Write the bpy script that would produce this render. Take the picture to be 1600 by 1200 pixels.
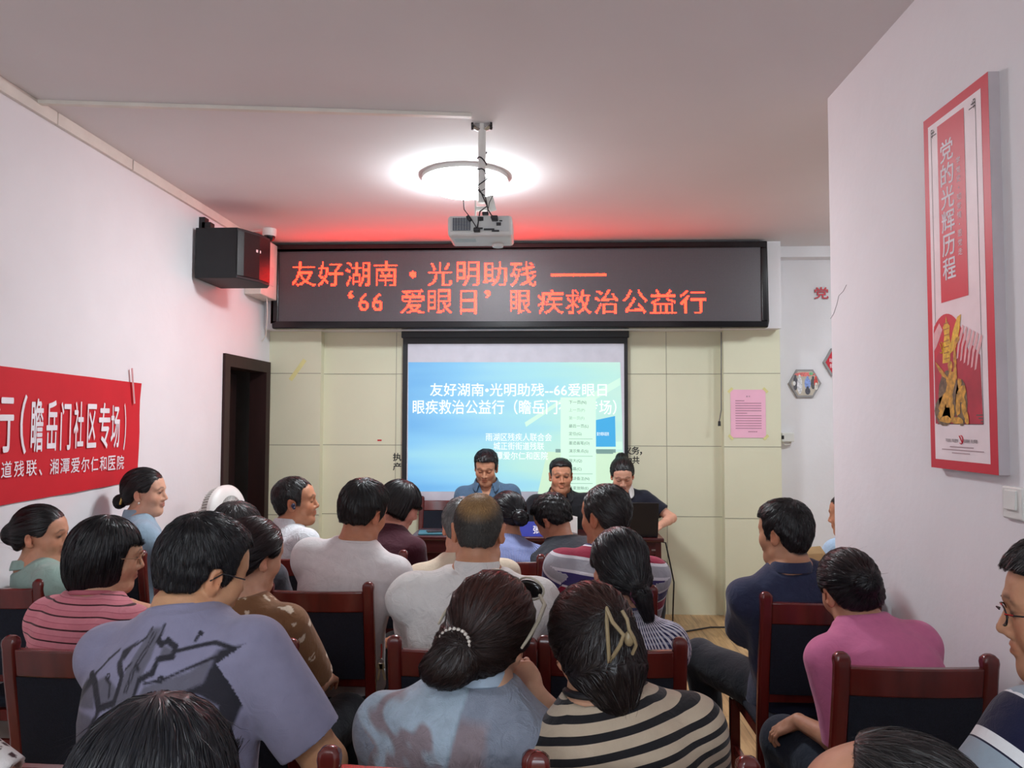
import bpy, math, random
import numpy as np
from mathutils import Vector, Matrix, Euler

for o in list(bpy.data.objects):
    bpy.data.objects.remove(o)
S = bpy.context.scene
COL = S.collection
random.seed(7)
PI = math.pi

# ------------------------------------------------------------------ camera, world, exposure
FPX = 1180.0
CAMZ = 1.6
cam_d = bpy.data.cameras.new('camera')
cam_d.sensor_width = 36.0
cam_d.lens = FPX / 1600 * 36.0
cam_d.clip_start = 0.02
cam = bpy.data.objects.new('camera', cam_d)
COL.objects.link(cam)
CAM_R = (Matrix.Rotation(math.atan(50 / FPX), 3, 'Z') @ Matrix.Rotation(PI / 2 + math.atan(55 / FPX), 3, 'X')
         @ Matrix.Rotation(math.radians(0.15), 3, 'Z'))
cam.matrix_world = Matrix.Translation((0, 0, CAMZ)) @ CAM_R.to_4x4()
S.camera = cam
w = bpy.data.worlds.new('world')
S.world = w
w.use_nodes = True
w.node_tree.nodes['Background'].inputs[0].default_value = (0.8, 0.85, 1, 1)
w.node_tree.nodes['Background'].inputs[1].default_value = 0.3
S.view_settings.view_transform = 'Standard'
S.view_settings.look = 'None'
S.view_settings.exposure = 0.08
S.view_settings.gamma = 1.0
S.view_settings.use_curve_mapping = False
LAMP_FRONT, REAR_FILL, SIDE_FILL, LED_POWER, SCREEN_POWER, WINDOW_FILL = 98.0, 36.0, 52.0, 34.0, 1.08, 6.0


def ray(px, py):
    return CAM_R @ Vector(((px - 800) / FPX, (600 - py) / FPX, -1))


def atY(px, py, Y):
    r = ray(px, py)
    return Vector((0, 0, CAMZ)) + r * (Y / r.y)


def atX(px, py, X):
    r = ray(px, py)
    return Vector((0, 0, CAMZ)) + r * (X / r.x)


def atZ(px, py, Z):
    r = ray(px, py)
    return Vector((0, 0, CAMZ)) + r * ((Z - CAMZ) / r.z)


# ------------------------------------------------------------------ materials
def nodes(name):
    m = bpy.data.materials.new(name)
    m.use_nodes = True
    nt = m.node_tree
    return m, nt, nt.nodes['Principled BSDF']


def rgb(c):
    return (c[0], c[1], c[2], 1)


def srgb(*c):
    return tuple((x / 255 / 12.92) if x / 255 <= 0.04045 else ((x / 255 + 0.055) / 1.055) ** 2.4 for x in c)


def mat(name, color, rough=0.6, metal=0.0, spec=0.5, var=0.06, vscale=8.0, bump=0.0, bscale=60.0, emit=None, power=0.0,
        coat=0.0, sss=0.0, alpha=1.0, stretch=(1, 1, 1)):
    m, nt, b = nodes(name)
    b.inputs['Roughness'].default_value = rough
    b.inputs['Metallic'].default_value = metal
    b.inputs['Specular IOR Level'].default_value = spec
    b.inputs['Coat Weight'].default_value = coat
    b.inputs['Coat Roughness'].default_value = 0.12
    b.inputs['Alpha'].default_value = alpha
    if emit:
        b.inputs['Emission Color'].default_value = rgb(emit)
        b.inputs['Emission Strength'].default_value = power
    tc = nt.nodes.new('ShaderNodeTexCoord')
    mp = nt.nodes.new('ShaderNodeMapping')
    mp.inputs['Scale'].default_value = stretch
    nt.links.new(tc.outputs['Object'], mp.inputs[0])
    n = nt.nodes.new('ShaderNodeTexNoise')
    n.inputs['Scale'].default_value = vscale
    n.inputs['Detail'].default_value = 4
    nt.links.new(mp.outputs[0], n.inputs['Vector'])
    r = nt.nodes.new('ShaderNodeValToRGB')
    r.color_ramp.elements[0].position = 0.3
    r.color_ramp.elements[1].position = 0.7
    r.color_ramp.elements[0].color = rgb([max(0, x * (1 - var)) for x in color])
    r.color_ramp.elements[1].color = rgb([min(1, x * (1 + var)) for x in color])
    nt.links.new(n.outputs['Fac'], r.inputs[0])
    nt.links.new(r.outputs[0], b.inputs['Base Color'])
    if bump:
        n2 = nt.nodes.new('ShaderNodeTexNoise')
        n2.inputs['Scale'].default_value = bscale
        n2.inputs['Detail'].default_value = 5
        nt.links.new(mp.outputs[0], n2.inputs['Vector'])
        bp = nt.nodes.new('ShaderNodeBump')
        bp.inputs['Strength'].default_value = bump
        bp.inputs['Distance'].default_value = 0.01
        nt.links.new(n2.outputs['Fac'], bp.inputs['Height'])
        nt.links.new(bp.outputs[0], b.inputs['Normal'])
    return m


def math_node(nt, op, a, b=None):
    n = nt.nodes.new('ShaderNodeMath')
    n.operation = op
    for i, v in enumerate((a, b)):
        if v is None:
            continue
        if isinstance(v, (int, float)):
            n.inputs[i].default_value = v
        else:
            nt.links.new(v, n.inputs[i])
    return n.outputs[0]


M = {}
M['wall'] = mat('white_plaster', srgb(232, 230, 232), 0.85, var=0.02, vscale=3, bump=0.12, bscale=25)
M['ceiling'] = mat('ceiling_paint', srgb(226, 222, 222), 0.9, var=0.02, vscale=1.5, bump=0.05, bscale=6)
M['cream'] = mat('cream_wall_panel', srgb(222, 220, 192), 0.55, var=0.02, vscale=3, bump=0.04, bscale=40)
M['seam'] = mat('panel_seam', srgb(150, 148, 128), 0.8)
M['wood_red'] = mat('red_lacquered_wood', (0.12, 0.013, 0.010), 0.26, var=0.35, vscale=14, coat=0.5, stretch=(1, 1, 0.15))
M['table_wood'] = mat('dark_red_table_wood', (0.05, 0.008, 0.008), 0.3, var=0.3, vscale=10, coat=0.4, stretch=(0.15, 1, 1))
M['navy_fabric'] = mat('navy_upholstery', (0.008, 0.011, 0.022), 0.9, var=0.25, vscale=160, bump=0.5, bscale=400)
M['door'] = mat('dark_brown_door', (0.026, 0.010, 0.009), 0.5, spec=.25, var=0.3, vscale=9, stretch=(1, 1, 0.1))
M['black'] = mat('black_plastic', (0.012, 0.012, 0.014), 0.45)
M['black_gloss'] = mat('black_gloss', (0.01, 0.01, 0.012), 0.18)
M['white_plastic'] = mat('white_plastic', srgb(225, 225, 220), 0.4)
M['ivory'] = mat('ivory_plastic', srgb(224, 218, 208), 0.5)
M['steel'] = mat('steel', (0.5, 0.5, 0.5), 0.3, metal=1)
M['paper'] = mat('white_paper', srgb(235, 235, 230), 0.8)
M['red'] = mat('banner_red', srgb(205, 22, 38), 0.75, var=0.04, vscale=6)
M['poster_red'] = mat('poster_red', srgb(205, 30, 52), 0.45, var=0.03)
M['poster_pale'] = mat('poster_pale', srgb(240, 226, 228), 0.5)
M['banner_white'] = mat('banner_white', srgb(240, 235, 240), 0.75)
M['gold'] = mat('printed_gold', srgb(205, 150, 50), 0.5, var=0.45, vscale=60)
M['gold_yellow'] = mat('printed_yellow', srgb(235, 185, 50), 0.5, var=0.3, vscale=80)
M['ink'] = mat('black_ink', (0.01, 0.01, 0.01), 0.7)
M['grey_ink'] = mat('grey_ink', (0.12, 0.1, 0.1), 0.7)
M['pink_paper'] = mat('pink_paper', srgb(243, 186, 208), 0.8, var=0.03)
M['tape'] = mat('yellow_tape', srgb(225, 218, 150), 0.4)
M['grey_frame'] = mat('grey_frame', srgb(150, 148, 148), 0.5)


def floor_mat():
    m, nt, b = nodes('wood_laminate')
    tc = nt.nodes.new('ShaderNodeTexCoord')
    mp = nt.nodes.new('ShaderNodeMapping')
    mp.inputs['Rotation'].default_value = (0, 0, PI / 2)
    nt.links.new(tc.outputs['Object'], mp.inputs[0])
    br = nt.nodes.new('ShaderNodeTexBrick')
    br.inputs['Scale'].default_value = 1
    br.inputs['Brick Width'].default_value = 1.2
    br.inputs['Row Height'].default_value = 0.15
    br.inputs['Mortar Size'].default_value = 0.002
    br.inputs['Color1'].default_value = rgb(srgb(206, 172, 126))
    br.inputs['Color2'].default_value = rgb(srgb(184, 148, 102))
    br.inputs['Mortar'].default_value = rgb(srgb(120, 90, 60))
    nt.links.new(mp.outputs[0], br.inputs['Vector'])
    mp2 = nt.nodes.new('ShaderNodeMapping')
    mp2.inputs['Scale'].default_value = (14, 1.2, 1)
    nt.links.new(tc.outputs['Object'], mp2.inputs[0])
    n = nt.nodes.new('ShaderNodeTexNoise')
    n.inputs['Scale'].default_value = 3
    n.inputs['Detail'].default_value = 6
    n.inputs['Distortion'].default_value = 1.0
    nt.links.new(mp2.outputs[0], n.inputs['Vector'])
    r = nt.nodes.new('ShaderNodeValToRGB')
    r.color_ramp.elements[0].position = 0.35
    r.color_ramp.elements[0].color = (0.55, 0.5, 0.45, 1)
    r.color_ramp.elements[1].position = 0.65
    r.color_ramp.elements[1].color = (1.0, 1.0, 1.0, 1)
    nt.links.new(n.outputs['Fac'], r.inputs[0])
    mx = nt.nodes.new('ShaderNodeMixRGB')
    mx.blend_type = 'MULTIPLY'
    mx.inputs[0].default_value = 0.8
    nt.links.new(br.outputs['Color'], mx.inputs[1])
    nt.links.new(r.outputs[0], mx.inputs[2])
    nt.links.new(mx.outputs[0], b.inputs['Base Color'])
    b.inputs['Roughness'].default_value = 0.35
    return m


M['floor'] = floor_mat()


# ------------------------------------------------------------------ mesh helpers
def link(name, me, parent=None):
    o = bpy.data.objects.new(name, me)
    COL.objects.link(o)
    if parent is not None:
        o.parent = parent
    return o


def tag(o, label, cat, group=None):
    o['label'] = label
    o['category'] = cat
    if group:
        o['group'] = group
    return o


def empty(name, loc=(0, 0, 0), rz=0.0):
    o = bpy.data.objects.new(name, None)
    COL.objects.link(o)
    o.empty_display_size = 0.05
    o.location = loc
    o.rotation_euler = (0, 0, rz)
    return o


def thing(name, label, cat, loc=(0, 0, 0), rz=0.0, group=None):
    return tag(empty(name, loc, rz), label, cat, group)


def copy_tree(o, parent=None):
    c = o.copy()
    COL.objects.link(c)
    c.parent = parent
    for ch in list(o.children):
        copy_tree(ch, c)
    return c


def frame_of(d):
    d = Vector(d).normalized()
    a = Vector((0, 0, 1)) if abs(d.z) < 0.9 else Vector((1, 0, 0))
    x = d.cross(a).normalized()
    return x, d.cross(x).normalized(), d


class MB:
    def __init__(s):
        s.v, s.f = [], []

    def add(s, vs, fs):
        o = len(s.v)
        s.v += [tuple(x) for x in vs]
        s.f += [tuple(i + o for i in f) for f in fs]
        return s

    def box(s, c, size, R=None):
        c = Vector(c)
        vs = []
        for x in (-.5, .5):
            for y in (-.5, .5):
                for z in (-.5, .5):
                    p = Vector((x * size[0], y * size[1], z * size[2]))
                    vs.append(c + (R @ p if R else p))
        return s.add(vs, [(0, 1, 3, 2), (4, 6, 7, 5), (0, 4, 5, 1), (2, 3, 7, 6), (0, 2, 6, 4), (1, 5, 7, 3)])

    def box2(s, lo, hi):
        return s.box([(a + b) / 2 for a, b in zip(lo, hi)], [abs(b - a) for a, b in zip(lo, hi)])

    def cyl(s, p0, p1, r0, r1=None, n=16, cap=True):
        r1 = r0 if r1 is None else r1
        p0, p1 = Vector(p0), Vector(p1)
        x, y, _ = frame_of(p1 - p0)
        vs = []
        for p, r in ((p0, r0), (p1, r1)):
            for i in range(n):
                a = 2 * PI * i / n
                vs.append(p + x * (r * math.cos(a)) + y * (r * math.sin(a)))
        fs = [(i, (i + 1) % n, n + (i + 1) % n, n + i) for i in range(n)]
        if cap:
            fs += [tuple(range(n - 1, -1, -1)), tuple(range(n, 2 * n))]
        return s.add(vs, fs)

    def tube(s, pts, r, n=8, closed=False):
        pts = [Vector(p) for p in pts]
        N = len(pts)
        rs = r if isinstance(r, (list, tuple)) else [r] * N
        vs, fs = [], []
        px = None
        for i, p in enumerate(pts):
            if closed:
                d = pts[(i + 1) % N] - pts[i - 1]
            else:
                d = pts[min(i + 1, N - 1)] - pts[max(i - 1, 0)]
            d.normalize()
            if px is None:
                px, py, _ = frame_of(d)
            else:
                px = (px - d * px.dot(d)).normalized()
                py = d.cross(px).normalized()
            for k in range(n):
                a = 2 * PI * k / n
                vs.append(p + px * (rs[i] * math.cos(a)) + py * (rs[i] * math.sin(a)))
        for i in range(N if closed else N - 1):
            j = (i + 1) % N
            for k in range(n):
                fs.append((i * n + k, i * n + (k + 1) % n, j * n + (k + 1) % n, j * n + k))
        if not closed:
            fs += [tuple(range(n - 1, -1, -1)), tuple(range((N - 1) * n, N * n))]
        return s.add(vs, fs)

    def lathe(s, prof, c=(0, 0, 0), axis=(0, 0, 1), n=32):
        c = Vector(c)
        x, y, d = frame_of(axis)
        vs, fs = [], []
        for r, h in prof:
            for k in range(n):
                a = 2 * PI * k / n
                vs.append(c + d * h + x * (r * math.cos(a)) + y * (r * math.sin(a)))
        for i in range(len(prof) - 1):
            for k in range(n):
                fs.append((i * n + k, i * n + (k + 1) % n, (i + 1) * n + (k + 1) % n, (i + 1) * n + k))
        return s.add(vs, fs)

    def poly(s, pts):
        return s.add(pts, [tuple(range(len(pts)))])

    def prism(s, pts, off):
        off = Vector(off)
        n = len(pts)
        vs = [Vector(p) for p in pts] + [Vector(p) + off for p in pts]
        return s.add(vs, [tuple(range(n - 1, -1, -1)), tuple(range(n, 2 * n))] +
                     [(i, (i + 1) % n, n + (i + 1) % n, n + i) for i in range(n)])

    def ball(s, c, r, n=12, m=8, R=None):
        r = (r, r, r) if isinstance(r, (int, float)) else r
        c = Vector(c)
        vs, fs = [], []
        for i in range(m + 1):
            t = PI * i / m
            for k in range(n):
                a = 2 * PI * k / n
                p = Vector((r[0] * math.sin(t) * math.cos(a), r[1] * math.sin(t) * math.sin(a), r[2] * math.cos(t)))
                vs.append(c + (R @ p if R else p))
        for i in range(m):
            for k in range(n):
                fs.append((i * n + k, (i + 1) * n + k, (i + 1) * n + (k + 1) % n, i * n + (k + 1) % n))
        return s.add(vs, fs)

    def build(s, name, m, parent=None, smooth=False, bevel=0.0, kind=None, fix=True):
        me = bpy.data.meshes.new(name)
        me.from_pydata(s.v, [], s.f)
        if fix:
            import bmesh
            bm = bmesh.new()
            bm.from_mesh(me)
            bmesh.ops.remove_doubles(bm, verts=bm.verts, dist=1e-6)
            bmesh.ops.recalc_face_normals(bm, faces=bm.faces)
            bm.to_mesh(me)
            bm.free()
        me.materials.append(m)
        o = link(name, me, parent)
        if smooth:
            me.polygons.foreach_set('use_smooth', [True] * len(me.polygons))
            try:
                me.set_sharp_from_angle(angle=math.radians(40))
            except Exception:
                pass
        if bevel:
            b = o.modifiers.new('bevel', 'BEVEL')
            b.width = bevel
            b.segments = 3
            b.limit_method = 'ANGLE'
            b.angle_limit = math.radians(40)
            me.polygons.foreach_set('use_smooth', [True] * len(me.polygons))
            me.set_sharp_from_angle(angle=math.radians(40))
            wn = o.modifiers.new('wn', 'WEIGHTED_NORMAL')
            wn.keep_sharp = True
        if kind:
            o['kind'] = kind
        return o


_tc = {}


def text_geo(s, bold=0.0):
    key = s
    if key in _tc:
        return _tc[key]
    cu = bpy.data.curves.new('t', 'FONT')
    cu.body = s
    cu.resolution_u = 3
    o = bpy.data.objects.new('t', cu)
    COL.objects.link(o)
    bpy.context.view_layer.update()
    me = bpy.data.meshes.new_from_object(o.evaluated_get(bpy.context.evaluated_depsgraph_get()))
    v = np.array([p.co[:2] for p in me.vertices]) if len(me.vertices) else np.zeros((0, 2))
    f = [tuple(p.vertices) for p in me.polygons]
    bpy.data.objects.remove(o)
    bpy.data.curves.remove(cu)
    bpy.data.meshes.remove(me)
    _tc[key] = (v, f)
    return v, f


def text_into(mb, s, c, right, up, width=None, height=None, bold=0.0, align='c', slant=0.0):
    v, f = text_geo(s, bold)
    if len(v) == 0:
        return mb
    lo, hi = v.min(0), v.max(0)
    q = v - (lo + hi) / 2
    sx = width / (hi[0] - lo[0]) if width else None
    sy = height / (hi[1] - lo[1]) if height else None
    sx = sx or sy
    sy = sy or sx
    q = q * [sx, sy]
    sh_ = [(0, 0)] if bold <= 0 else [(0, 0), (1, 0), (-1, 0), (0, 1), (0, -1)]
    c, right, up = Vector(c), Vector(right), Vector(up)
    if align == 'l':
        c = c + right * (sx * (hi[0] - lo[0]) / 2)
    bx, by = bold * sx * .55, bold * sy * .55
    nrm_ = right.cross(up).normalized()
    for i, (dx, dy) in enumerate(sh_):
        mb.add([c + right * float(a + dx * bx) + up * float(b + dy * by) + nrm_ * (.00002 * i) for a, b in q], f)
    return mb


def text(name, s, c, right, up, m, parent, width=None, height=None, bold=0.0, align='c'):
    return text_into(MB(), s, c, right, up, width, height, bold, align).build(name, m, parent, fix=False)
# ------------------------------------------------------------------ the room
CEIL = 3.04
XL, XR = -2.31, 1.27
YB = 6.42          # white back wall; the cream panelling stands in front of it
YN = -2.6
YP = 3.38          # end of the right-hand partition
XA = 3.7           # far side of the space behind the partition
MB().box2((XL - .2, YN - .2, -.12), (XA + .2, YB + .2, 0)).build('floor', M['floor'], kind='structure')
MB().box2((XL - .2, YN - .2, CEIL), (XA + .2, YB + .2, CEIL + .12)).build('ceiling', M['ceiling'], kind='structure')
DY0, DY1, DZ = 5.40, 6.16, 2.0
lw = MB()
lw.box2((XL - .12, YN, 0), (XL, DY0, CEIL)).box2((XL - .12, DY1, 0), (XL, YB, CEIL)).box2((XL - .12, DY0, DZ), (XL, DY1, CEIL))
lw.build('wall_left', M['wall'], kind='structure')
MB().box2((XL - .12, YB, 0), (XA, YB + .12, CEIL)).build('wall_back', M['wall'], kind='structure')
MB().box2((XR, YN, 0), (XR + .24, YP, CEIL)).build('wall_right', M['wall'], kind='structure')
MB().box2((XA, YN, 0), (XA + .12, YB, CEIL)).build('wall_alcove', M['wall'], kind='structure')
MB().box2((XL - .12, YN - .12, 0), (XA + .12, YN, CEIL)).build('wall_near', M['wall'], kind='structure')
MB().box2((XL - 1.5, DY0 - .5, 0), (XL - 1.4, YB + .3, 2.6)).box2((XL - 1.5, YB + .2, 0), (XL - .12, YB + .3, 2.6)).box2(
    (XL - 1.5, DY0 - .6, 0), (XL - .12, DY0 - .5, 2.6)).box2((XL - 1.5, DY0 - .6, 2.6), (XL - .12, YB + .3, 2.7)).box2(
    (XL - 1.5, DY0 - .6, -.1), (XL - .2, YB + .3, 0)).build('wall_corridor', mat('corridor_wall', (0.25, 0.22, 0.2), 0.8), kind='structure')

# cream wall panelling: recessed middle with a pilaster each side
YC, YQ = 6.34, 6.25
PX0, PX1, PX2 = -1.87, 1.47, 1.93
cp = MB().box2((XL, YC, 0), (PX2, YB, 2.34)).box2((XL, YQ, 0), (PX0, YC, 2.34)).box2((PX1, YQ, 0), (PX2, YC, 2.34))
cp.build('wall_panelling', M['cream'], kind='structure')
sm = MB()
for z in (0.80, 1.98, 1.38):
    sm.box2((PX0, YC - .0015, z - .0025), (PX1, YC, z + .0025))
    for a, b in ((XL, PX0), (PX1, PX2)):
        sm.box2((a, YQ - .0015, z - .0025), (b, YQ, z + .0025))
for x in (-1.25, -.62, 0.02, .66, 1.02):
    sm.box2((x - .002, YC - .0015, 0), (x + .002, YC, 2.34))
sm.build('trim_1', M['seam'], kind='structure')
# soffit that carries the led board
YS = 6.12
MB().box2((XL, YS, 2.335), (1.905, YB, CEIL)).build('wall_soffit', M['wall'], kind='structure')
MB().box2((1.905, YB - .12, 2.95), (XA, YB, CEIL)).build('trim_2', M['wall'], kind='structure')
for nm, lo, hi in (('baseboard_left', (XL, YN, 0), (XL + .012, DY0 - .08, .08)), ('baseboard_right', (XR - .012, YN, 0), (XR, YP, .08))):
    MB().box2(lo, hi).build(nm, M['ivory'], kind='structure')

# door on the left
fr = MB()
fr.box2((XL - .12, DY0 - .07, 0), (XL + .02, DY0 + .02, DZ + .07)).box2((XL - .12, DY1 - .02, 0), (XL + .02, DY1 + .07, DZ + .07))
fr.box2((XL - .12, DY0 + .02, DZ - .02), (XL + .02, DY1 - .02, DZ + .07))
dr = fr.build('door_1', M['door'], kind='structure', bevel=.006)
th = math.radians(13)
dR = Matrix.Rotation(th, 3, 'Z')
hinge = Vector((XL - .085, DY0 + .03, 0))
MB().box(hinge + dR @ Vector((0, .36, .99)), (.04, .70, 1.94), dR).build('door_leaf', M['door'], dr, bevel=.003)
for z in (1.72, 1.12, .3):
    MB().box(hinge + Vector((.032, .0, z)), (.03, .012, .1)).cyl(hinge + Vector((.05, 0, z - .05)), hinge + Vector((.05, 0, z + .05)), .008).build('hinge', M['steel'], dr)

# unseen window added behind the camera as soft fill on the audience
win = MB()
for x in (-1.62, -.62, .38):
    win.box2((x - .03, YN, .95), (x + .03, YN + .05, 2.35))
win.box2((-1.65, YN, .92), (.41, YN + .05, .98)).box2((-1.65, YN, 2.32), (.41, YN + .05, 2.38))
wo = win.build('fill_window_1', M['white_plastic'], kind='structure')
MB().box2((-1.6, YN + .005, .97), (.36, YN + .012, 2.33)).build('fill_window_pane', mat('daylight_fill_pane', (.8, .85, .9), .2, emit=(.8, .9, 1), power=WINDOW_FILL), wo)

# crack in the partition plaster
cr = [atX(1293 + dx, y, XR) + Vector((-.0008, 0, 0)) for dx, y in ((30, 445), (25, 455), (18, 462), (15, 475), (10, 490), (5, 498))]
MB().tube(cr, .0011, 4).build('trim_3', mat('plaster_crack', (.3, .27, .27), .9), kind='structure')

# ------------------------------------------------------------------ ceiling lamps
glow = {}


def ceiling_lamp(x, y, power, label, r=.25, colour=(0.87, 0.95, 1.0)):
    t = thing('ceiling_light', label, 'ceiling light', (x, y, CEIL), group='round ceiling lights')
    MB().lathe([(0.001, 0), (r * 1.02, 0), (r * 1.02, -.025), (r * .93, -.03), (0.001, -.03)]).build('base', M['white_plastic'], t, smooth=True)
    key = round(power, 2)
    if key not in glow:
        glow[key] = mat('lamp_glow', (.9, .9, .9), .3, emit=colour, power=power)
    prof = [(r * .97 * math.cos(a), -.03 - .085 * math.sin(a)) for a in np.linspace(0, PI / 2 - .01, 10)]
    MB().lathe(prof + [(0.0005, -.115)]).build('diffuser', glow[key], t, smooth=True)
    return t


L0 = atZ(727, 276, CEIL)
ceiling_lamp(L0.x, L0.y, LAMP_FRONT, 'white dome ceiling light glowing behind the projector')
ceiling_lamp(-.5, -.9, REAR_FILL, 'round white ceiling light above the back of the audience, out of the picture')  # unseen lamp, added behind the camera to light the foreground
ceiling_lamp(2.6, 4.6, SIDE_FILL, 'round white ceiling light in the space beyond the partition')  # unseen lamp, added to brighten the white wall past the partition

# ------------------------------------------------------------------ cable trunking
p0, p1 = atZ(46, 160, CEIL - .01), atZ(737, 181, CEIL - .01)
e = MB()
d = (p1 - p0).normalized()
R = Matrix((d, Vector((-d.y, d.x, 0)), Vector((0, 0, 1)))).transposed()
e.box(((p0 + p1) / 2) * 1.0 - Vector((0, 0, (p0 + p1).z / 2 - CEIL + .009)), ((p1 - p0).length, .03, .018), R)
tag(e.build('cable_trunking', M['ivory'], bevel=.002), 'straight white cable trunking crossing the ceiling to the projector mount', 'trunking')
t = thing('cable_trunking', 'white cable trunking along the top of the left wall', 'trunking', (XL, 0, CEIL))
for a, b in ((-2.5, 3.40), (3.405, 4.05), (4.06, YS - .02)):
    MB().box2((.0, a, -.06), (.022, b, -.0)).build('trunking_cover', M['ivory'], t, bevel=.003)

# ------------------------------------------------------------------ led board
lx0, lx1 = atY(427, 450, 6.05).x, atY(1199, 450, 6.05).x
lz0, lz1 = atY(800, 513, 6.05).z, atY(800, 380, 6.05).z
led = thing('display_board', 'long black scrolling text board with two rows of red Chinese lettering', 'sign board', ((lx0 + lx1) / 2, YS, lz0))
LW, LH = lx1 - lx0, lz1 - lz0
fb = .05
f_ = MB()
f_.box2((-LW / 2, -.09, 0), (LW / 2, 0, fb)).box2((-LW / 2, -.09, LH - fb), (LW / 2, 0, LH))
f_.box2((-LW / 2, -.09, fb), (-LW / 2 + fb, 0, LH - fb)).box2((LW / 2 - fb, -.09, fb), (LW / 2, 0, LH - fb))
f_.build('frame', M['black_gloss'], led, bevel=.01)


def led_mat():
    m, nt, b = nodes('led_matrix_face')
    tc = nt.nodes.new('ShaderNodeTexCoord')
    sp = nt.nodes.new('ShaderNodeSeparateXYZ')
    nt.links.new(tc.outputs['Object'], sp.inputs[0])
    fx = math_node(nt, 'FRACT', math_node(nt, 'MULTIPLY', sp.outputs[0], 1 / PITCH))
    fz = math_node(nt, 'FRACT', math_node(nt, 'MULTIPLY', sp.outputs[2], 1 / PITCH))
    a = math_node(nt, 'LESS_THAN', fx, .3)
    c = math_node(nt, 'LESS_THAN', fz, .3)
    g = math_node(nt, 'MAXIMUM', a, c)
    mx = nt.nodes.new('ShaderNodeMixRGB')
    mx.inputs[1].default_value = (.028, .022, .026, 1)
    mx.inputs[2].default_value = (.16, .145, .16, 1)
    nt.links.new(g, mx.inputs[0])
    nt.links.new(mx.outputs[0], b.inputs['Base Color'])
    b.inputs['Roughness'].default_value = .42
    return m


PITCH = (LW - 2 * fb) / 384
ROWS = int((LH - 2 * fb) / PITCH)
fo = MB().box2((-LW / 2 + fb, -.075, fb), (LW / 2 - fb, -.01, LH - fb)).build('led_panel', led_mat(), led)
bits = np.zeros((ROWS, 384), bool)


def px2led(px, py):
    p = atY(px, py, YS - .075)
    return (p.x - led.location.x + LW / 2 - fb) / PITCH, (LH - fb - (p.z - lz0)) / PITCH


def raster(s, x0, x1, y0, y1, bold=0.0):
    v, f = text_geo(s, bold)
    lo, hi = v.min(0), v.max(0)
    c0, r0 = px2led(x0, y0)
    c1, r1 = px2led(x1, y1)
    q = np.empty_like(v)
    q[:, 0] = c0 + (v[:, 0] - lo[0]) / (hi[0] - lo[0]) * (c1 - c0)
    q[:, 1] = r1 + (v[:, 1] - lo[1]) / (hi[1] - lo[1]) * (r0 - r1)
    for t_ in f:
        for i in range(1, len(t_) - 1):
            a, b, c = q[t_[0]], q[t_[i]], q[t_[i + 1]]
            xa, xb = int(min(a[0], b[0], c[0]) - 1), int(max(a[0], b[0], c[0]) + 2)
            ya, yb = int(min(a[1], b[1], c[1]) - 1), int(max(a[1], b[1], c[1]) + 2)
            D = (b[0] - a[0]) * (c[1] - a[1]) - (c[0] - a[0]) * (b[1] - a[1])
            if abs(D) < 1e-9:
                continue
            for r in range(max(ya, 0), min(yb, ROWS)):
                for cc in range(max(xa, 0), min(xb, 384)):
                    x, y = cc + .5, r + .5
                    u = ((x - a[0]) * (c[1] - a[1]) - (c[0] - a[0]) * (y - a[1])) / D
                    w_ = ((b[0] - a[0]) * (y - a[1]) - (x - a[0]) * (b[1] - a[1])) / D
                    if u >= -.001 and w_ >= -.001 and u + w_ <= 1.001:
                        bits[r, cc] = True


x = 456
for ch, xa, xb in (('友', 456, 493), ('好', 497, 535), ('湖', 540, 578), ('南', 585, 621), ('光', 669, 706), ('明', 714, 748), ('助', 754, 792), ('残', 798, 837)):
    raster(ch, xa, xb, 409, 447, .004)
raster('·', 640, 651, 424, 434, .03)
for x_ in range(int(px2led(861, 428)[0]), int(px2led(949, 428)[0])):
    bits[int(px2led(900, 428)[1]):int(px2led(900, 428)[1]) + 2, x_] = True
raster('‘', 544, 552, 454, 466, .01)
raster('6', 561, 576, 458, 486, .004)
raster('6', 582, 598, 458, 486, .004)
raster('’', 757, 766, 454, 466, .01)
for ch, xa, xb in (('爱', 626, 663), ('眼', 669, 706), ('日', 719, 745), ('眼', 797, 829), ('疾', 840, 880), ('救', 884, 923), ('治', 929, 966), ('公', 973, 1011), ('益', 1016, 1057), ('行', 1062, 1103)):
    raster(ch, xa, xb, 453, 490, .004)
dots = MB()
hh = PITCH * .40
for r, c in zip(*np.nonzero(bits)):
    X = -LW / 2 + fb + (c + .5) * PITCH
    Z = LH - fb - (r + .5) * PITCH
    dots.add([(X - hh, -.0762, Z - hh), (X + hh, -.0762, Z - hh), (X + hh, -.0762, Z + hh), (X - hh, -.0762, Z + hh)], [(0, 1, 2, 3)])
lt = dots.build('lettering', mat('red_led', (.1, .01, .01), .5, emit=(1, .0085, .003), power=LED_POWER), led, fix=False)
lt['label'] = 'glowing red dot lettering'

# ------------------------------------------------------------------ projection screen
YV = YC - .05
sx0, sx1 = atY(629, 600, YV).x, atY(981, 600, YV).x
sz0, sz1 = atY(800, 799, YV).z, 2.335
scr = thing('projection_screen', 'white pull-down projection screen with black border showing a blue slide', 'screen', ((sx0 + sx1) / 2, YV, sz0))
SW, SH = sx1 - sx0, sz1 - sz0
MB().box2((-SW / 2, 0, .01), (SW / 2, .004, SH)).build('border', M['black'], scr)


def sp_(px, py, dy=0.0):
    p = atY(px, py, YV + dy)
    return p - scr.location


def rect(px0, py0, px1, py1, dy):
    a, b = sp_(px0, py1, dy), sp_(px1, py0, dy)
    return [(a.x, dy, a.z), (b.x, dy, a.z), (b.x, dy, b.z), (a.x, dy, b.z)]


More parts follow.
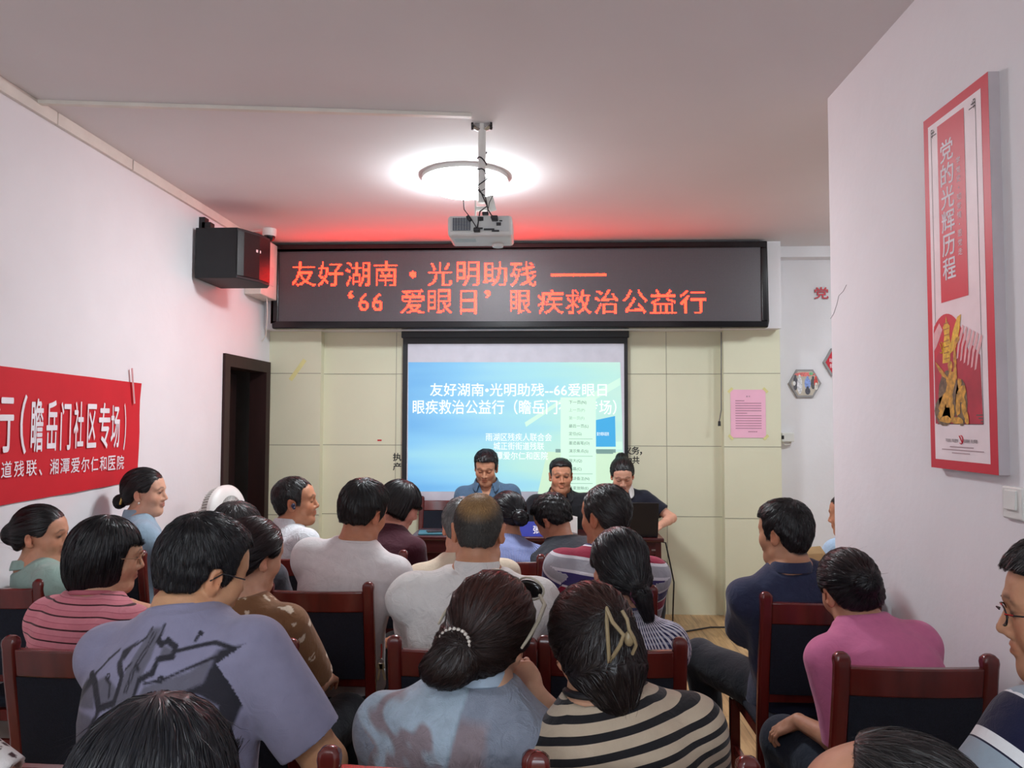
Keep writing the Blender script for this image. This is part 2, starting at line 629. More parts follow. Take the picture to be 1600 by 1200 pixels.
MB().poly(rect(635, 537, 975, 793, -.0012)).build('screen_fabric', mat('screen_fabric', srgb(214, 212, 222), .8), scr, fix=False)
MB().box2((-SW / 2, -.012, -.006), (SW / 2, .012, .012)).build('bottom_bar', M['white_plastic'], scr, bevel=.004)
MB().box2((-SW / 2 - .01, -.02, SH - .055), (SW / 2 + .01, .03, SH)).build('casing', M['black'], scr, bevel=.004)


def slide_mat():
    m = bpy.data.materials.new('projected_slide')
    m.use_nodes = True
    nt = m.node_tree
    b = nt.nodes['Principled BSDF']
    tc = nt.nodes.new('ShaderNodeTexCoord')
    sp = nt.nodes.new('ShaderNodeSeparateXYZ')
    nt.links.new(tc.outputs['Object'], sp.inputs[0])
    u = math_node(nt, 'ADD', math_node(nt, 'MULTIPLY', sp.outputs[0], 1 / SW), .5)
    v = math_node(nt, 'MULTIPLY', sp.outputs[2], 1 / SH)
    n = nt.nodes.new('ShaderNodeTexNoise')
    n.inputs['Scale'].default_value = 1.6
    n.inputs['Detail'].default_value = 1
    mp = nt.nodes.new('ShaderNodeMapping')
    mp.inputs['Rotation'].default_value = (0, math.radians(12), 0)
    mp.inputs['Scale'].default_value = (.45, 1, 4.5)
    nt.links.new(tc.outputs['Object'], mp.inputs[0])
    nt.links.new(mp.outputs[0], n.inputs['Vector'])
    nv = math_node(nt, 'SUBTRACT', n.outputs['Fac'], .5)
    band = math_node(nt, 'SUBTRACT', 1, math_node(nt, 'MULTIPLY', math_node(nt, 'ABSOLUTE', math_node(nt, 'SUBTRACT', v, .30)), 6))
    band = math_node(nt, 'MAXIMUM', band, 0)
    t_ = math_node(nt, 'ADD', math_node(nt, 'MULTIPLY', u, .95), math_node(nt, 'MULTIPLY', nv, .55))
    t_ = math_node(nt, 'ADD', t_, math_node(nt, 'MULTIPLY', band, .3))
    r = nt.nodes.new('ShaderNodeValToRGB')
    el = r.color_ramp.elements
    el[0].position, el[0].color = 0.0, rgb(srgb(92, 178, 238))
    el[1].position, el[1].color = 1.0, rgb(srgb(196, 240, 226))
    for p_, c_ in ((.2, (120, 200, 246)), (.4, (148, 218, 244)), (.6, (160, 228, 240)), (.78, (182, 238, 228))):
        x_ = el.new(p_)
        x_.color = rgb(srgb(*c_))
    nt.links.new(t_, r.inputs[0])
    nt.links.new(r.outputs[0], b.inputs['Emission Color'])
    b.inputs['Emission Strength'].default_value = SCREEN_POWER * .8
    b.inputs['Base Color'].default_value = (.12, .12, .12, 1)
    b.inputs['Roughness'].default_value = .9
    return m


def glowmat(name, c, k=1.0):
    return mat(name, [x * .15 for x in c], .9, emit=c, power=SCREEN_POWER * k * .85)


a, b, c, d = sp_(637, 768, -.002), sp_(976, 768, -.002), sp_(969, 566, -.002), sp_(638, 566, -.002)
sl = MB().poly([(q.x, -.002, q.z) for q in (a, b, c, d)]).build('projected_slide', slide_mat(), scr, fix=False)
gw, gmenu = glowmat('slide_white', srgb(244, 252, 250), 1.05), glowmat('slide_menu', srgb(214, 250, 228))
gblue, gpale, gdesk, ggrey = glowmat('slide_blue', srgb(72, 172, 226)), glowmat('slide_pale', srgb(208, 244, 226)), glowmat('slide_desk', srgb(206, 236, 206)), glowmat('slide_grey', srgb(140, 175, 170), .8)
gtext, gfaint = glowmat('slide_menu_text', srgb(104, 138, 128), .8), glowmat('slide_menu_text_faint', srgb(160, 200, 182), .9)
rt, up = Vector((1, 0, 0)), Vector((0, 0, 1))
ro = MB()
ro.poly([(q.x, -.0026, q.z) for q in (sp_(880, 640), sp_(969, 590), sp_(969, 602), sp_(882, 652))])
ro.poly([(q.x, -.0026, q.z) for q in (sp_(820, 660), sp_(880, 622), sp_(880, 628), sp_(822, 667))])
ro.poly(rect(905, 690, 972, 702, -.0026))
ro.build('ceiling_band', gpale, sl, fix=False)
MB().poly([(q.x, -.0026, q.z) for q in (sp_(840, 772), sp_(855, 706), sp_(972, 706), sp_(974, 760), sp_(955, 772))]).build('reception_desk', gdesk, sl, fix=False)
MB().poly(rect(868, 702, 962, 707, -.003)).poly(rect(932, 702, 958, 709, -.003)).build('desk_edge', ggrey, sl, fix=False)
MB().poly([(q.x, -.0031, q.z) for q in (sp_(928, 657), sp_(961, 650), sp_(962, 698), sp_(929, 698))]).build('blue_sign', gblue, sl, fix=False)
text('sign_text', '爱尔眼科医院', sp_(942, 678, -.0034), rt, up, gw, sl, width=.10, height=.03, bold=.01)


def st(nm, s, x0, x1, y0, y1, m, dy=-.0036, bold=.012):
    a, b = sp_(x0, y1, dy), sp_(x1, y0, dy)
    return text(nm, s, ((a.x + b.x) / 2, dy, (a.z + b.z) / 2), rt, up, m, sl, width=b.x - a.x, height=b.z - a.z, bold=bold)


st('title_lettering', '友好湖南•光明助残--66爱眼日', 672, 948, 599, 619, gw, bold=.02)
st('title_lettering', '眼疾救治公益行（瞻岳门社区专场）', 645, 963, 625, 647, gw, bold=.02)
st('line_lettering', '雨湖区残疾人联合会', 759, 862, 677, 689, gw)
st('line_lettering', '城正街街道残联', 771, 850, 691, 703, gw)
st('line_lettering', '湘潭爱尔仁和医院', 763, 856, 706, 718, gw)
MB().poly(rect(876, 621, 931, 768, -.0042)).build('menu_panel', gmenu, sl, fix=False)
for y_, s_, m_ in ((629, '下一页(N)', gtext), (641, '上一页(P)', gfaint), (653.5, '第一页(F)', gfaint), (666, '最后一页(L)', gtext), (678, '定位(G)', gtext),
                   (692.5, '墨迹画笔(O)', gtext), (705, '演示焦点(S)', gtext), (720, '放大(Q)', gtext), (733, '屏幕(C)', gtext), (748, '演讲备注(N)', gtext), (763, '结束放映(E)', gtext)):
    q = sp_(889, y_, -.005)
    text('menu_text', s_, (q.x, -.005, q.z), rt, up, m_, sl, height=.034, align='l')
for y_ in (685.5, 712.5, 740, 755):
    MB().poly(rect(889, y_, 926, y_ + .7, -.005)).build('menu_line', gfaint, sl, fix=False)

# black characters on the cream wall, half covered by the screen
for ch, x0, x1, y0, y1 in (('执', 614, 627, 708, 720), ('产', 614, 627, 723, 735), ('义', 975, 987, 698, 710), ('务', 987, 999, 698, 710), ('，', 1000, 1003, 706, 711), ('为', 976, 987, 713, 725), ('共', 988, 999, 713, 725)):
    a, b = atY(x0, y1, YC - .002), atY(x1, y0, YC - .002)
    ob = text('wall_character', ch, (a + b) / 2, rt, up, M['ink'], None, width=b.x - a.x, height=b.z - a.z, bold=.03)
    tag(ob, {'执': 'upper black character on cream wall left of the screen', '产': 'lower black character on cream wall left of the screen',
             '义': 'upper black character half hidden by the right edge of the screen', '务': 'black character in the upper row right of the screen',
             '，': 'black comma on the cream wall right of the screen', '为': 'lower black character half hidden by the right edge of the screen',
             '共': 'black character in the lower row right of the screen'}[ch], 'wall lettering', 'black characters on the cream wall')

# ------------------------------------------------------------------ projector on its pole
pj = atY(752, 360, 3.60)
pr = thing('projector', 'white ceiling projector on a pole in front of the lamp', 'projector', (pj.x, 3.62, pj.z))
zt = CEIL - pj.z
bw, bd, bh = .305, .22, .10
MB().box((0, 0, 0), (bw, bd, bh)).build('case', M['white_plastic'], pr, bevel=.016)
MB().box((-.0, -bd / 2 - .002, .008), (bw - .03, .008, bh - .03)).build('rear_panel', mat('rear_panel', srgb(205, 208, 205), .5), pr)
g = MB()
for i in range(9):
    g.box((-.085, -bd / 2 - .007, -.022 + i * .0068), (.085, .004, .0032))
for i in range(7):
    g.box((-.124 + i * .013, -bd / 2 - .0075, .006), (.0022, .004, .06))
g.build('vent_grille', mat('vent_dark', (.05, .06, .09), .5), pr)
pt = MB()
for x_, z_, w_, h_ in ((.0, .03, .018, .02), (.012, .03, .012, .018), (.09, .005, .022, .015), (.045, -.02, .05, .008), (.1, .02, .014, .005), (.0, -.015, .03, .008), (.075, -.027, .035, .007), (.062, .038, .02, .012)):
    pt.box((x_, -bd / 2 - .007, z_), (w_, .006, h_))
pt.build('socket', M['black'], pr)
MB().box((-.075, -.03, -bh / 2 - .001), (.1, .06, .003)).build('sticker', mat('pale_sticker', srgb(198, 214, 214), .5), pr)
MB().cyl((.075, bd / 2 - .04, -bh / 2 + .002), (.075, bd / 2 - .04, -bh / 2 - .012), .03, .026, 24).build('foot', M['white_plastic'], pr, smooth=True)
MB().cyl((.08, bd / 2 - .03, 0), (.08, bd / 2 + .02, 0), .034, .03, 24).build('lens', M['black_gloss'], pr, smooth=True)
MB().cyl((0, 0, bh / 2 + .09), (0, 0, zt), .0185, None, 24).build('pole', M['white_plastic'], pr, smooth=True)
br = MB().box((0, 0, bh / 2 + .008), (.12, .1, .012)).box((-.03, 0, bh / 2 + .05), (.005, .05, .1)).box((.03, 0, bh / 2 + .05), (.005, .05, .1))
br.cyl((-.03, 0, bh / 2 + .06), (.03, 0, bh / 2 + .06), .012)
br.box((.045, .01, bh / 2 + .09), (.035, .004, .08), Matrix.Rotation(-.25, 3, 'Y'))
br.build('bracket', M['white_plastic'], pr, bevel=.002)
cl = MB().box((0, 0, zt - .008), (.07, .03, .016))
for a in (-.5, .5, 2.6, 3.7):
    cl.box((math.cos(a) * .035, math.sin(a) * .035, zt - .02), (.04, .022, .006), Matrix.Rotation(a, 3, 'Z') @ Matrix.Rotation(-.5, 3, 'Y'))
cl.build('ceiling_clamp', M['steel'], pr)
bo = MB()
for a in (-.42, 3.55):
    bo.cyl((math.cos(a) * .05, math.sin(a) * .05, zt), (math.cos(a) * .05, math.sin(a) * .05, zt - .035), .006)
bo.build('anchor_bolt', M['black'], pr)
zc = bh / 2
hel = [(.022 * math.cos(k * .5) + .002 * math.sin(k), .022 * math.sin(k * .5), zc + .34 - .0042 * k + .006 * math.sin(k * .9)) for k in range(30)]
hel += [(.03, -.03, zc + .2), (-.02, -.03, zc + .165), (.0, -.035, zc + .13), (.03, -.05, zc + .06), (.0, -.1, zc + .02), (-.01, -bd / 2 - .02, -.02)]
MB().tube(hel, .0032, 6).build('cable', M['black'], pr, smooth=True)
MB().tube([(-.02, -.02, zc + .15), (.02, -.04, zc + .11), (.035, -.06, zc + .04), (.055, -.11, zc + .0), (.075, -bd / 2 - .02, .03)], .003, 6).tube(
    [(.0, -.03, zc + .14), (.05, -.02, zc + .17), (.07, -.02, zc + .15), (.04, -.04, zc + .08), (.03, -.05, zc + .02)], .0018, 6).tube(
    [(-.085, -.05, zc + .1), (-.075, -.1, zc + .03), (-.04, -bd / 2 - .02, .03), (-.01, -bd / 2 - .02, -.02)], .0025, 6).build('cable', M['black'], pr, smooth=True)
MB().box((-.012, -bd / 2 - .018, -.025), (.03, .03, .018)).box((.072, -bd / 2 - .022, .028), (.03, .04, .02)).box((.025, -.09, zc + .012), (.03, .02, .016)).box(
    (-.05, -bd / 2 - .018, .03), (.014, .014, .03), Matrix.Rotation(-.6, 3, 'Y')).build('plug', M['black'], pr, bevel=.004)

# ------------------------------------------------------------------ loudspeaker, router box and dome camera, top left
spq = atX(300, 390, XL)
spk = thing('loudspeaker', 'black angular loudspeaker hung high on the left wall', 'loudspeaker', (XL, spq.y + .12, atX(300, 435, XL).z), 0)
pl = [(.03, .0), (.30, .02), (.42, .20), (.40, .33), (.33, .40), (.03, .30)]
pl = [(.02, -.12), (.30, -.12), (.385, .06), (.40, .2), (.36, .28), (.02, .28)]
MB().prism([(x_, y_, 0) for x_, y_ in pl], (0, 0, .335)).build('cabinet', mat('speaker_black', (.008, .009, .011), .6, bump=.1, bscale=200), spk, bevel=.006)
n_ = Vector((.18, -.085, 0)).normalized()
gr = [(.303, -.122), (.33, -.08), (.385, .05), (.405, .19), (.40, .192), (.38, .055), (.3, -.115)]
MB().prism([(x_ + .002, y_ - .002, .02) for x_, y_ in gr], (0, 0, .295)).build('grille', mat('speaker_grille', (.006, .006, .007), .25), spk)
MB().prism([(.372, .02, .2), (.389, .06, .2), (.391, .06, .2), (.375, .018, .2)], (0, 0, .018)).build('badge', mat('speaker_badge', srgb(225, 190, 190), .4), spk)
MB().box((.05, .0, .365), (.06, .06, .06)).box((.02, .0, .38), (.04, .06, .1)).build('bracket', M['black'], spk)
rb = atX(372, 449, XL)
rbt = thing('junction_box', 'white router box on the left wall beside the loudspeaker', 'junction box', (XL, 5.95, rb.z - .03))
MB().box2((0, -.26, 0), (.13, .12, .45)).build('box', M['ivory'], rbt, bevel=.006)
MB().box2((.132, -.2, .1), (.134, .0, .25)).build('label_sticker', mat('box_sticker', srgb(215, 205, 200), .6), rbt)
tag(MB().tube([(XL + .1, 5.9, rb.z - .03), (XL + .1, 5.92, rb.z - .15), (XL + .06, 6.0, rb.z - .32), (XL + .01, 6.05, rb.z - .36)], .004, 6).build('cable', M['ivory'], smooth=True),
    'thin white cable hanging under the router box', 'cable')
cc = atY(421, 362, 5.6)
cm = thing('dome_camera', 'small white dome camera with black eye on the ceiling', 'security camera', (cc.x, 5.6, CEIL))
cm.location.z = CEIL
MB().lathe([(.0005, 0), (.052, 0), (.052, -.045), (.046, -.055), (.0005, -.055)]).build('housing', M['white_plastic'], cm, smooth=True)
MB().lathe([(.043 * math.cos(a), -.055 - .043 * math.sin(a)) for a in np.linspace(0, PI / 2 - .01, 8)]).build('dome', M['black_gloss'], cm, smooth=True)
MB().tube([(-.05, 0, -.01), (-.14, .02, -.012), (-.2, .02, -.04)], .004, 6).build('cable', M['white_plastic'], cm, smooth=True)

# ------------------------------------------------------------------ red banner on the left wall
XW = XL + .004


def lw_(px, py, o=.0):
    return atX(px, py, XW + o)


tr, br_ = lw_(220, 599), lw_(211, 752)
bt = thing('banner', 'red cloth banner with white Chinese lettering on the left wall', 'banner', (XW, 3.6, 1.25))
B0, B1 = 2.2, tr.y
zt0, zt1 = lw_(0, 572).z, tr.z
zb0, zb1 = lw_(0, 790).z, br_.z
y00 = lw_(0, 650).y
sl_t, sl_b = (zt1 - zt0) / (B1 - y00), (zb1 - zb0) / (B1 - y00)
vs, fs = [], []
NB = 24
for i in range(NB + 1):
    y_ = B0 + (B1 - B0) * i / NB
    zt_, zb_ = zt1 + sl_t * (y_ - B1), zb1 + sl_b * (y_ - B1)
    for j in range(7):
        z_ = zb_ + (zt_ - zb_) * j / 6
        yy = y_ - (.02 * (1 - j / 6) if i == NB else 0)
        wv = .0025 * math.sin(y_ * 9 + j) + .002 * math.sin(y_ * 23 + j * 1.7)
        vs.append((.004 + wv, yy - 3.6, z_ - 1.25))
for i in range(NB):
    for j in range(6):
        k = i * 7 + j
        fs.append((k, k + 7, k + 8, k + 1))
MB().add(vs, fs).build('cloth', M['red'], bt, smooth=True)
ru, uu = Vector((0, 1, 0)), Vector((0, 0, 1))


def ban(s, y0_, y1_, z0_, z1_, bold):
    text('banner_lettering', s, (.0093, (y0_ + y1_) / 2 - 3.6, (z0_ + z1_) / 2 - 1.25), ru, uu, M['banner_white'], bt, width=y1_ - y0_, height=z1_ - z0_, bold=bold)


big = (('行', -16, 23, 615, 708), ('（', 31, 43, 617, 709), ('瞻', 48, 69, 623, 706), ('岳', 72, 91, 626, 704), ('门', 94, 112, 629, 703), ('社', 115, 132, 628, 700), ('区', 136, 152, 632, 699), ('专', 154, 173, 630, 701), ('场', 173, 188, 634, 699), ('）', 193, 198, 631, 703))
for ch, a, b, y0_, y1_ in big:
    q0, q1 = lw_(a, y1_, .01), lw_(b, y0_, .01)
    z1_ = lw_(a, y0_, .01).z
    ban(ch, q0.y, q1.y, q0.z, z1_, .025)
small = '街道残联、湘潭爱尔仁和医院'
xs = [(-15, -1), (2, 19), (22, 38), (41, 58), (61, 66), (78, 92), (94, 109), (111, 125), (127, 140), (142, 154), (156, 167), (169, 181), (183, 194)]
for ch, (a, b) in zip(small, xs):
    m_ = (a + b) / 2
    y0_, y1_ = 722 - m_ * .053, 748 - m_ * .075
    if ch == '、':
        y0_ = y1_ - 10
    q0, q1 = lw_(a, y1_, .01), lw_(b, y0_, .01)
    ban(ch, q0.y, q1.y, q0.z, lw_(a, y0_, .01).z, .012)
tpp = lw_(216, 590, .012)
tag(MB().box((tpp.x, tpp.y - .05, tpp.z - .05), (.0015, .016, .2), Matrix.Rotation(.18, 3, 'X')).build('adhesive_tape', mat('clear_tape', srgb(205, 150, 150), .25), None), 'clear tape strip holding the top corner of the banner', 'tape')

# ------------------------------------------------------------------ poster and switch on the right partition
XP = XR - .03


def rw(px, py, o=.0):
    return atX(px, py, XP - o)


y_a, y_b = rw(1449, 450).y, rw(1553, 450).y     # far and near edge
z_t = (rw(1449, 187).z + rw(1553, 103).z) / 2
z_b = (rw(1460, 731).z + rw(1568, 743).z) / 2
PWd, PHt = y_a - y_b, z_t - z_b
po = thing('wall_poster', 'tall red framed poster with gold statues on the right partition', 'poster', (XR, (y_a + y_b) / 2, z_b))
MB().box2((-.03, -PWd / 2, 0), (0, PWd / 2, PHt)).build('board', mat('poster_edge', srgb(190, 180, 184), .5), po)
pr_, pu_ = Vector((0, -1, 0)), Vector((0, 0, 1))


def pq(u, v, o):  # u 0..1 left to right, v 0..1 bottom to top
    return Vector((-.03 - o, PWd / 2 - u * PWd, v * PHt))


def prect(u0, v0, u1, v1, o):
    return [pq(u0, v0, o), pq(u1, v0, o), pq(u1, v1, o), pq(u0, v1, o)]


MB().poly(prect(0, 0, 1, 1, .0005)).build('red_border', M['poster_red'], po, fix=False)
MB().poly(prect(.08, .025, .90, .972, .001)).build('paper', M['poster_pale'], po, fix=False)
ln = MB()
for u_ in (.13, .82):
    ln.poly(prect(u_, .124, u_ + .006, .955, .0014))
ln.poly(prect(.13, .122, .82, .126, .0014))
for u_, s_ in ((.13, 1), (.82, -1)):
    for k in range(3):
        ln.poly(prect(min(u_, u_ + s_ * (.03 + .03 * k)), .955 - .009 * k, max(u_, u_ + s_ * (.03 + .03 * k)), .958 - .009 * k, .0014))
        ln.poly(prect(u_ + s_ * .02 * k, .923 + .01 * k, u_ + s_ * .02 * k + .007, .955, .0014))
        ln.poly(prect(min(u_, u_ + s_ * (.03 + .03 * k)), .129 + .008 * k, max(u_, u_ + s_ * (.03 + .03 * k)), .132 + .008 * k, .0022))
ln.build('corner_lines', M['grey_ink'], po, fix=False)
MB().poly(prect(.24, .458, .66, .955, .0018)).build('red_block', M['poster_red'], po, fix=False)
for k, ch in enumerate('党的光辉历程'):
    text('poster_lettering', ch, pq(.385, .872 - k * .0652, .0024), pr_, pu_, M['banner_white'], po, width=.072, height=.066, bold=.02)
for k, ch in enumerate('学党史·知党情·跟党走'):
    text('poster_lettering', ch, pq(.56, .825 - k * .0245, .0024), pr_, pu_, M['banner_white'], po, width=.005 if ch == '·' else .022, height=.005 if ch == '·' else .021)
def pa(u, v, o):
    return pq(u, .124 + (v - .275) * 1.4, o)


ci = [pa(.30 + .39 * math.sin(a), .33 + .16 * math.cos(a), .0017) for a in np.linspace(-.62, PI / 2 + .35, 24)]
ci = [q for q in ci if q.y <= PWd / 2 - .1 * PWd] + [pa(.10, .27, .0017)]
ci[-1:] = [pa(.70, .275, .0017), pa(.10, .275, .0017), pa(.10, .46, .0017)]
MB().poly(ci).build('red_disc', M['poster_red'], po, fix=False)
MB().poly([pa(u_, v_, .0019) for u_, v_ in ((.1, .275), (.82, .275), (.80, .40), (.70, .42), (.6, .405), (.5, .40), (.4, .43), (.3, .44), (.2, .42), (.1, .40))]).build('red_drape', mat('poster_red_deep', srgb(178, 34, 56), .5, var=.25, vscale=12), po, fix=False)
fol = MB()
for k in range(6):
    fol.poly([pa(u_ + k * .052, v_ - .005 * k, .0021) for u_, v_ in ((.46, .398), (.485, .40), (.515, .425), (.56, .442), (.585, .458), (.56, .462), (.53, .448), (.49, .43))])
fol.poly([pa(u_, v_, .0021) for u_, v_ in ((.10, .455), (.2, .475), (.25, .46), (.15, .43), (.10, .42))])
fol.build('white_fold_print', mat('fold_pink', srgb(232, 178, 180), .5, var=.15, vscale=40), po, fix=False)
MB().poly([pq(u_, .124 + (v_ - .275) * .95, .0023) for u_, v_ in ((.24, .45), (.36, .45), (.38, .50), (.36, .53), (.37, .555), (.33, .565), (.315, .585), (.30, .565), (.26, .555), (.28, .53), (.255, .50))]).poly(
    [pq(u_, .124 + (v_ - .275) * .95, .0024) for u_, v_ in ((.37, .475), (.46, .49), (.52, .54), (.545, .58), (.49, .575), (.42, .54), (.375, .5))]).build('gold_column', M['gold_yellow'], po, fix=False)
cb = MB()
for k in range(7):
    v0 = .124 + (.46 + k * .017 - .275) * .95
    cb.poly([pq(.27 - .0 * k, v0, .0027), pq(.355, v0 + .002, .0027), pq(.355, v0 + .0045, .0027), pq(.27, v0 + .0025, .0027)])
cb.build('column_band_print', mat('band_orange', srgb(170, 100, 40), .5), po, fix=False)
stt = MB()
shd = MB()
random.seed(3)


def blob(u, v, ru_, rv, o, n=9, rot=0.0):
    pts = []
    for k in range(n):
        a = -2 * PI * k / n
        q_ = 1 + .18 * math.sin(k * 2.3 + u * 40)
        du, dv = ru_ * q_ * math.cos(a), rv * q_ * math.sin(a)
        pts.append(pa(u + du * math.cos(rot) - dv * 2 * math.sin(rot), v + du * .5 * math.sin(rot) + dv * math.cos(rot), o))
    stt.poly(pts)


FIG = ((.36, .385, .035, .013, 0), (.37, .355, .07, .022, .1), (.33, .325, .06, .022, -.2), (.24, .318, .08, .012, .4), (.22, .378, .10, .006, -.35), (.44, .405, .024, .022, .1),
       (.47, .432, .05, .007, .3), (.44, .375, .03, .018, 0), (.50, .352, .03, .010, 0), (.53, .332, .06, .016, .1), (.56, .305, .035, .018, 0), (.47, .31, .035, .022, 0), (.38, .297, .035, .018, 0),
       (.20, .295, .06, .008, .3), (.28, .283, .10, .007, 0), (.46, .281, .09, .007, 0), (.60, .285, .03, .012, 0))
for (u_, v_, ru_, rv) in ((.33, .33, .17, .05), (.52, .315, .09, .045), (.25, .30, .16, .03)):
    shd.poly([pa(u_ + ru_ * math.cos(a), v_ + rv * math.sin(a), .0025) for a in np.linspace(0, -2 * PI, 15)[:-1]])
shd.build('statue_shade_print', mat('bronze_shade', srgb(112, 92, 66), .5, var=.5, vscale=70), po, fix=False)
for k, (u_, v_, ru_, rv, rot) in enumerate(FIG):
    blob(u_, v_, ru_, rv, .0026 + .00005 * k, rot=rot)
stt.build('gold_statue_print', M['gold'], po, fix=False)
em = MB()
a_ = [pq(.50 + .028 * math.cos(t_), .082 + .011 * math.sin(t_), .0026) for t_ in np.linspace(-2.2, 1.6, 12)]
em.tube(a_, .0016, 5).tube([pq(.475, .092, .0026), pq(.52, .073, .0026)], .0016, 5)
em.build('emblem', M['poster_red'], po)
em2 = MB().tube([pa(.23 + .03 * math.cos(t_), .425 + .011 * math.sin(t_), .0028) for t_ in np.linspace(-2.2, 1.6, 10)], .0014, 5).tube([pa(.21, .434, .0028), pa(.25, .417, .0028)], .0014, 5)
em2.build('emblem', M['gold_yellow'], po)
text('small_print', '不忘初心 牢记使命', pq(.36, .079, .0026), pr_, pu_, M['grey_ink'], po, width=.07, height=.011, bold=.01)
text('small_print', '砥砺前行 再创辉煌', pq(.64, .079, .0026), pr_, pu_, M['grey_ink'], po, width=.07, height=.011, bold=.01)
fp = MB()
for v_, a, b in ((.062, .33, .68), (.054, .2, .82), (.046, .36, .62)):
    k = a
    while k < b:
        fp.poly(prect(k, v_ - .0015, k + .011, v_ + .0015, .0026))
        k += .017
fp.build('small_print', mat('faint_print', srgb(170, 140, 145), .6), po, fix=False)

sw = atX(1588, 786, XR)
sq = thing('light_switch', 'white rocker light switch below the poster', 'light switch', (XR, sw.y, sw.z))
MB().box((-.006, 0, 0), (.012, .088, .088)).build('plate', M['white_plastic'], sq, bevel=.005)
MB().box((-.014, .002, .008), (.008, .05, .052), Matrix.Rotation(.06, 3, 'Y')).build('rocker', M['white_plastic'], sq, bevel=.002)

# ------------------------------------------------------------------ things on the far wall
nq0, nq1 = atY(1142, 684, YQ - .003), atY(1196, 609, YQ - .003)
no = thing('paper_notice', 'pink paper notice taped to the cream pilaster', 'notice', (nq0 + nq1) / 2)
nw, nh = nq1.x - nq0.x, nq1.z - nq0.z
MB().box((0, 0, 0), (nw, .001, nh)).build('sheet', M['pink_paper'], no)
for sx_ in (-1, 1):
    for sz_ in (-1, 1):
        MB().box((sx_ * nw * .5, -.001, sz_ * nh * .49), (.05, .001, .022), Matrix.Rotation(sx_ * sz_ * .8, 3, 'Y')).build('tape_strip', M['tape'], no)
text('notice_title', '通  知', (0, -.0012, nh * .36), rt, up, M['grey_ink'], no, height=.012)
nl = MB()
for k in range(12):
    a, b = -nw * .36, nw * .36
    if k == 0:
        b = -nw * .12
    if k in (5,):
        b = -.01
    q = a
    while q < b:
        nl.poly([(q, -.0012, nh * .27 - k * nh * .052 - .003), (q + .008, -.0012, nh * .27 - k * nh * .052 - .003), (q + .008, -.0012, nh * .27 - k * nh * .052 + .003), (q, -.0012, nh * .27 - k * nh * .052 + .003)])
        q += .0105
for k in range(5):
    nl.poly([(.0 + k * .015, -.0012, -nh * .38), (.011 + k * .015, -.0012, -nh * .38), (.011 + k * .015, -.0012, -nh * .365), (.0 + k * .015, -.0012, -nh * .365)])
nl.build('printed_text', mat('notice_ink', srgb(150, 95, 115), .8), no, fix=False)


def hexa(px, py, r, label, ph):
    c = atY(px, py, YB - .02)
    t_ = thing('hexagon_picture', label, 'picture', (c.x, YB, c.z), group='hexagon pictures on the white wall')
    P = [(r * math.cos(PI / 3 * k), 0, r * math.sin(PI / 3 * k)) for k in range(6)]
    MB().prism([(x_, -.02, z_) for x_, _, z_ in P], (0, .02, 0)).build('frame', M['grey_frame'], t_, bevel=.002)
    m_ = mat('hexagon_photo', srgb(196, 186, 170), .4, var=.15, vscale=12) if ph else M['poster_red']
    MB().poly([(x_ * .86, -.0206, z_ * .86) for x_, _, z_ in P]).build('face', m_, t_, fix=False)
    return t_


h1 = hexa(1258, 599, .135, 'hexagonal framed photo of people on the white wall', True)
cols = [((.80, .20, .18), -.0, .075, .09, .018), ((.1, .1, .12), -.08, .0, .02, .06), ((.75, .75, .78), -.045, -.015, .022, .075), ((.25, .35, .7), .02, .0, .026, .05), ((.08, .08, .1), .02, -.065, .022, .03),
        ((.1, .1, .1), .065, .0, .02, .05), ((.65, .08, .06), .088, .01, .016, .04), ((.75, .72, .65), .09, -.03, .014, .025), ((.9, .9, .85), -.09, .0, .012, .02), ((.2, .5, .25), .05, .08, .018, .014)]
for k, (c_, x_, z_, w_, h_) in enumerate(cols):
    pm = MB().poly([(x_ + w_ * math.cos(a) * (1 if abs(math.cos(a)) > .5 else .9), -.0208 - .0001 * k, z_ + h_ * math.sin(a)) for a in np.linspace(0, 2 * PI, 11)[:-1]])
    if 0 < k < 8:
        pm.poly([(x_ + .01 * math.cos(a), -.0209 - .0001 * k, z_ + h_ + .012 * math.sin(a)) for a in np.linspace(0, 2 * PI, 9)[:-1]])
    pm.build('printed_figure', mat('photo_ink', c_, .5, var=.3, vscale=60), h1, fix=False)
h2 = hexa(1312, 566, .135, 'red hexagonal sign half hidden by the partition edge', False)
text('hexagon_lettering', '听党', (-.045, -.021, .015), rt, up, M['banner_white'], h2, width=.075, height=.035, bold=.02)
text('hexagon_lettering', '指挥', (-.045, -.021, -.03), rt, up, M['banner_white'], h2, width=.075, height=.035, bold=.02)
a, b = atY(1272, 467, YB), atY(1293, 449, YB)
dt = thing('wall_character', 'red raised character on the white wall beside the partition', 'wall lettering', ((a.x + b.x) / 2, YB, (a.z + b.z) / 2))
text('character_back', '党', (0.002, -.004, -.002), rt, up, M['grey_frame'], dt, width=b.x - a.x + .006, height=b.z - a.z + .004, bold=.04)
text('character_face', '党', (0, -.012, 0), rt, up, M['poster_red'], dt, width=b.x - a.x, height=b.z - a.z, bold=.02)
a = atY(1228, 683, YB)
ad = thing('socket_adapter', 'white plug adapter in the wall socket beside the cream pilaster', 'adapter', (a.x, YB, a.z))
MB().box((.0, -.03, 0), (.1, .06, .075)).build('body', M['white_plastic'], ad, bevel=.006)
MB().box((-.045, -.062, 0), (.02, .004, .03)).build('port', M['black'], ad)
MB().tube([(-.04, -.03, -.04), (-.02, -.035, -.065), (.02, -.035, -.06), (.03, -.03, -.04)], .005, 6).build('cable', M['ivory'], ad, smooth=True)
q = atY(465, 578, YQ - .002)
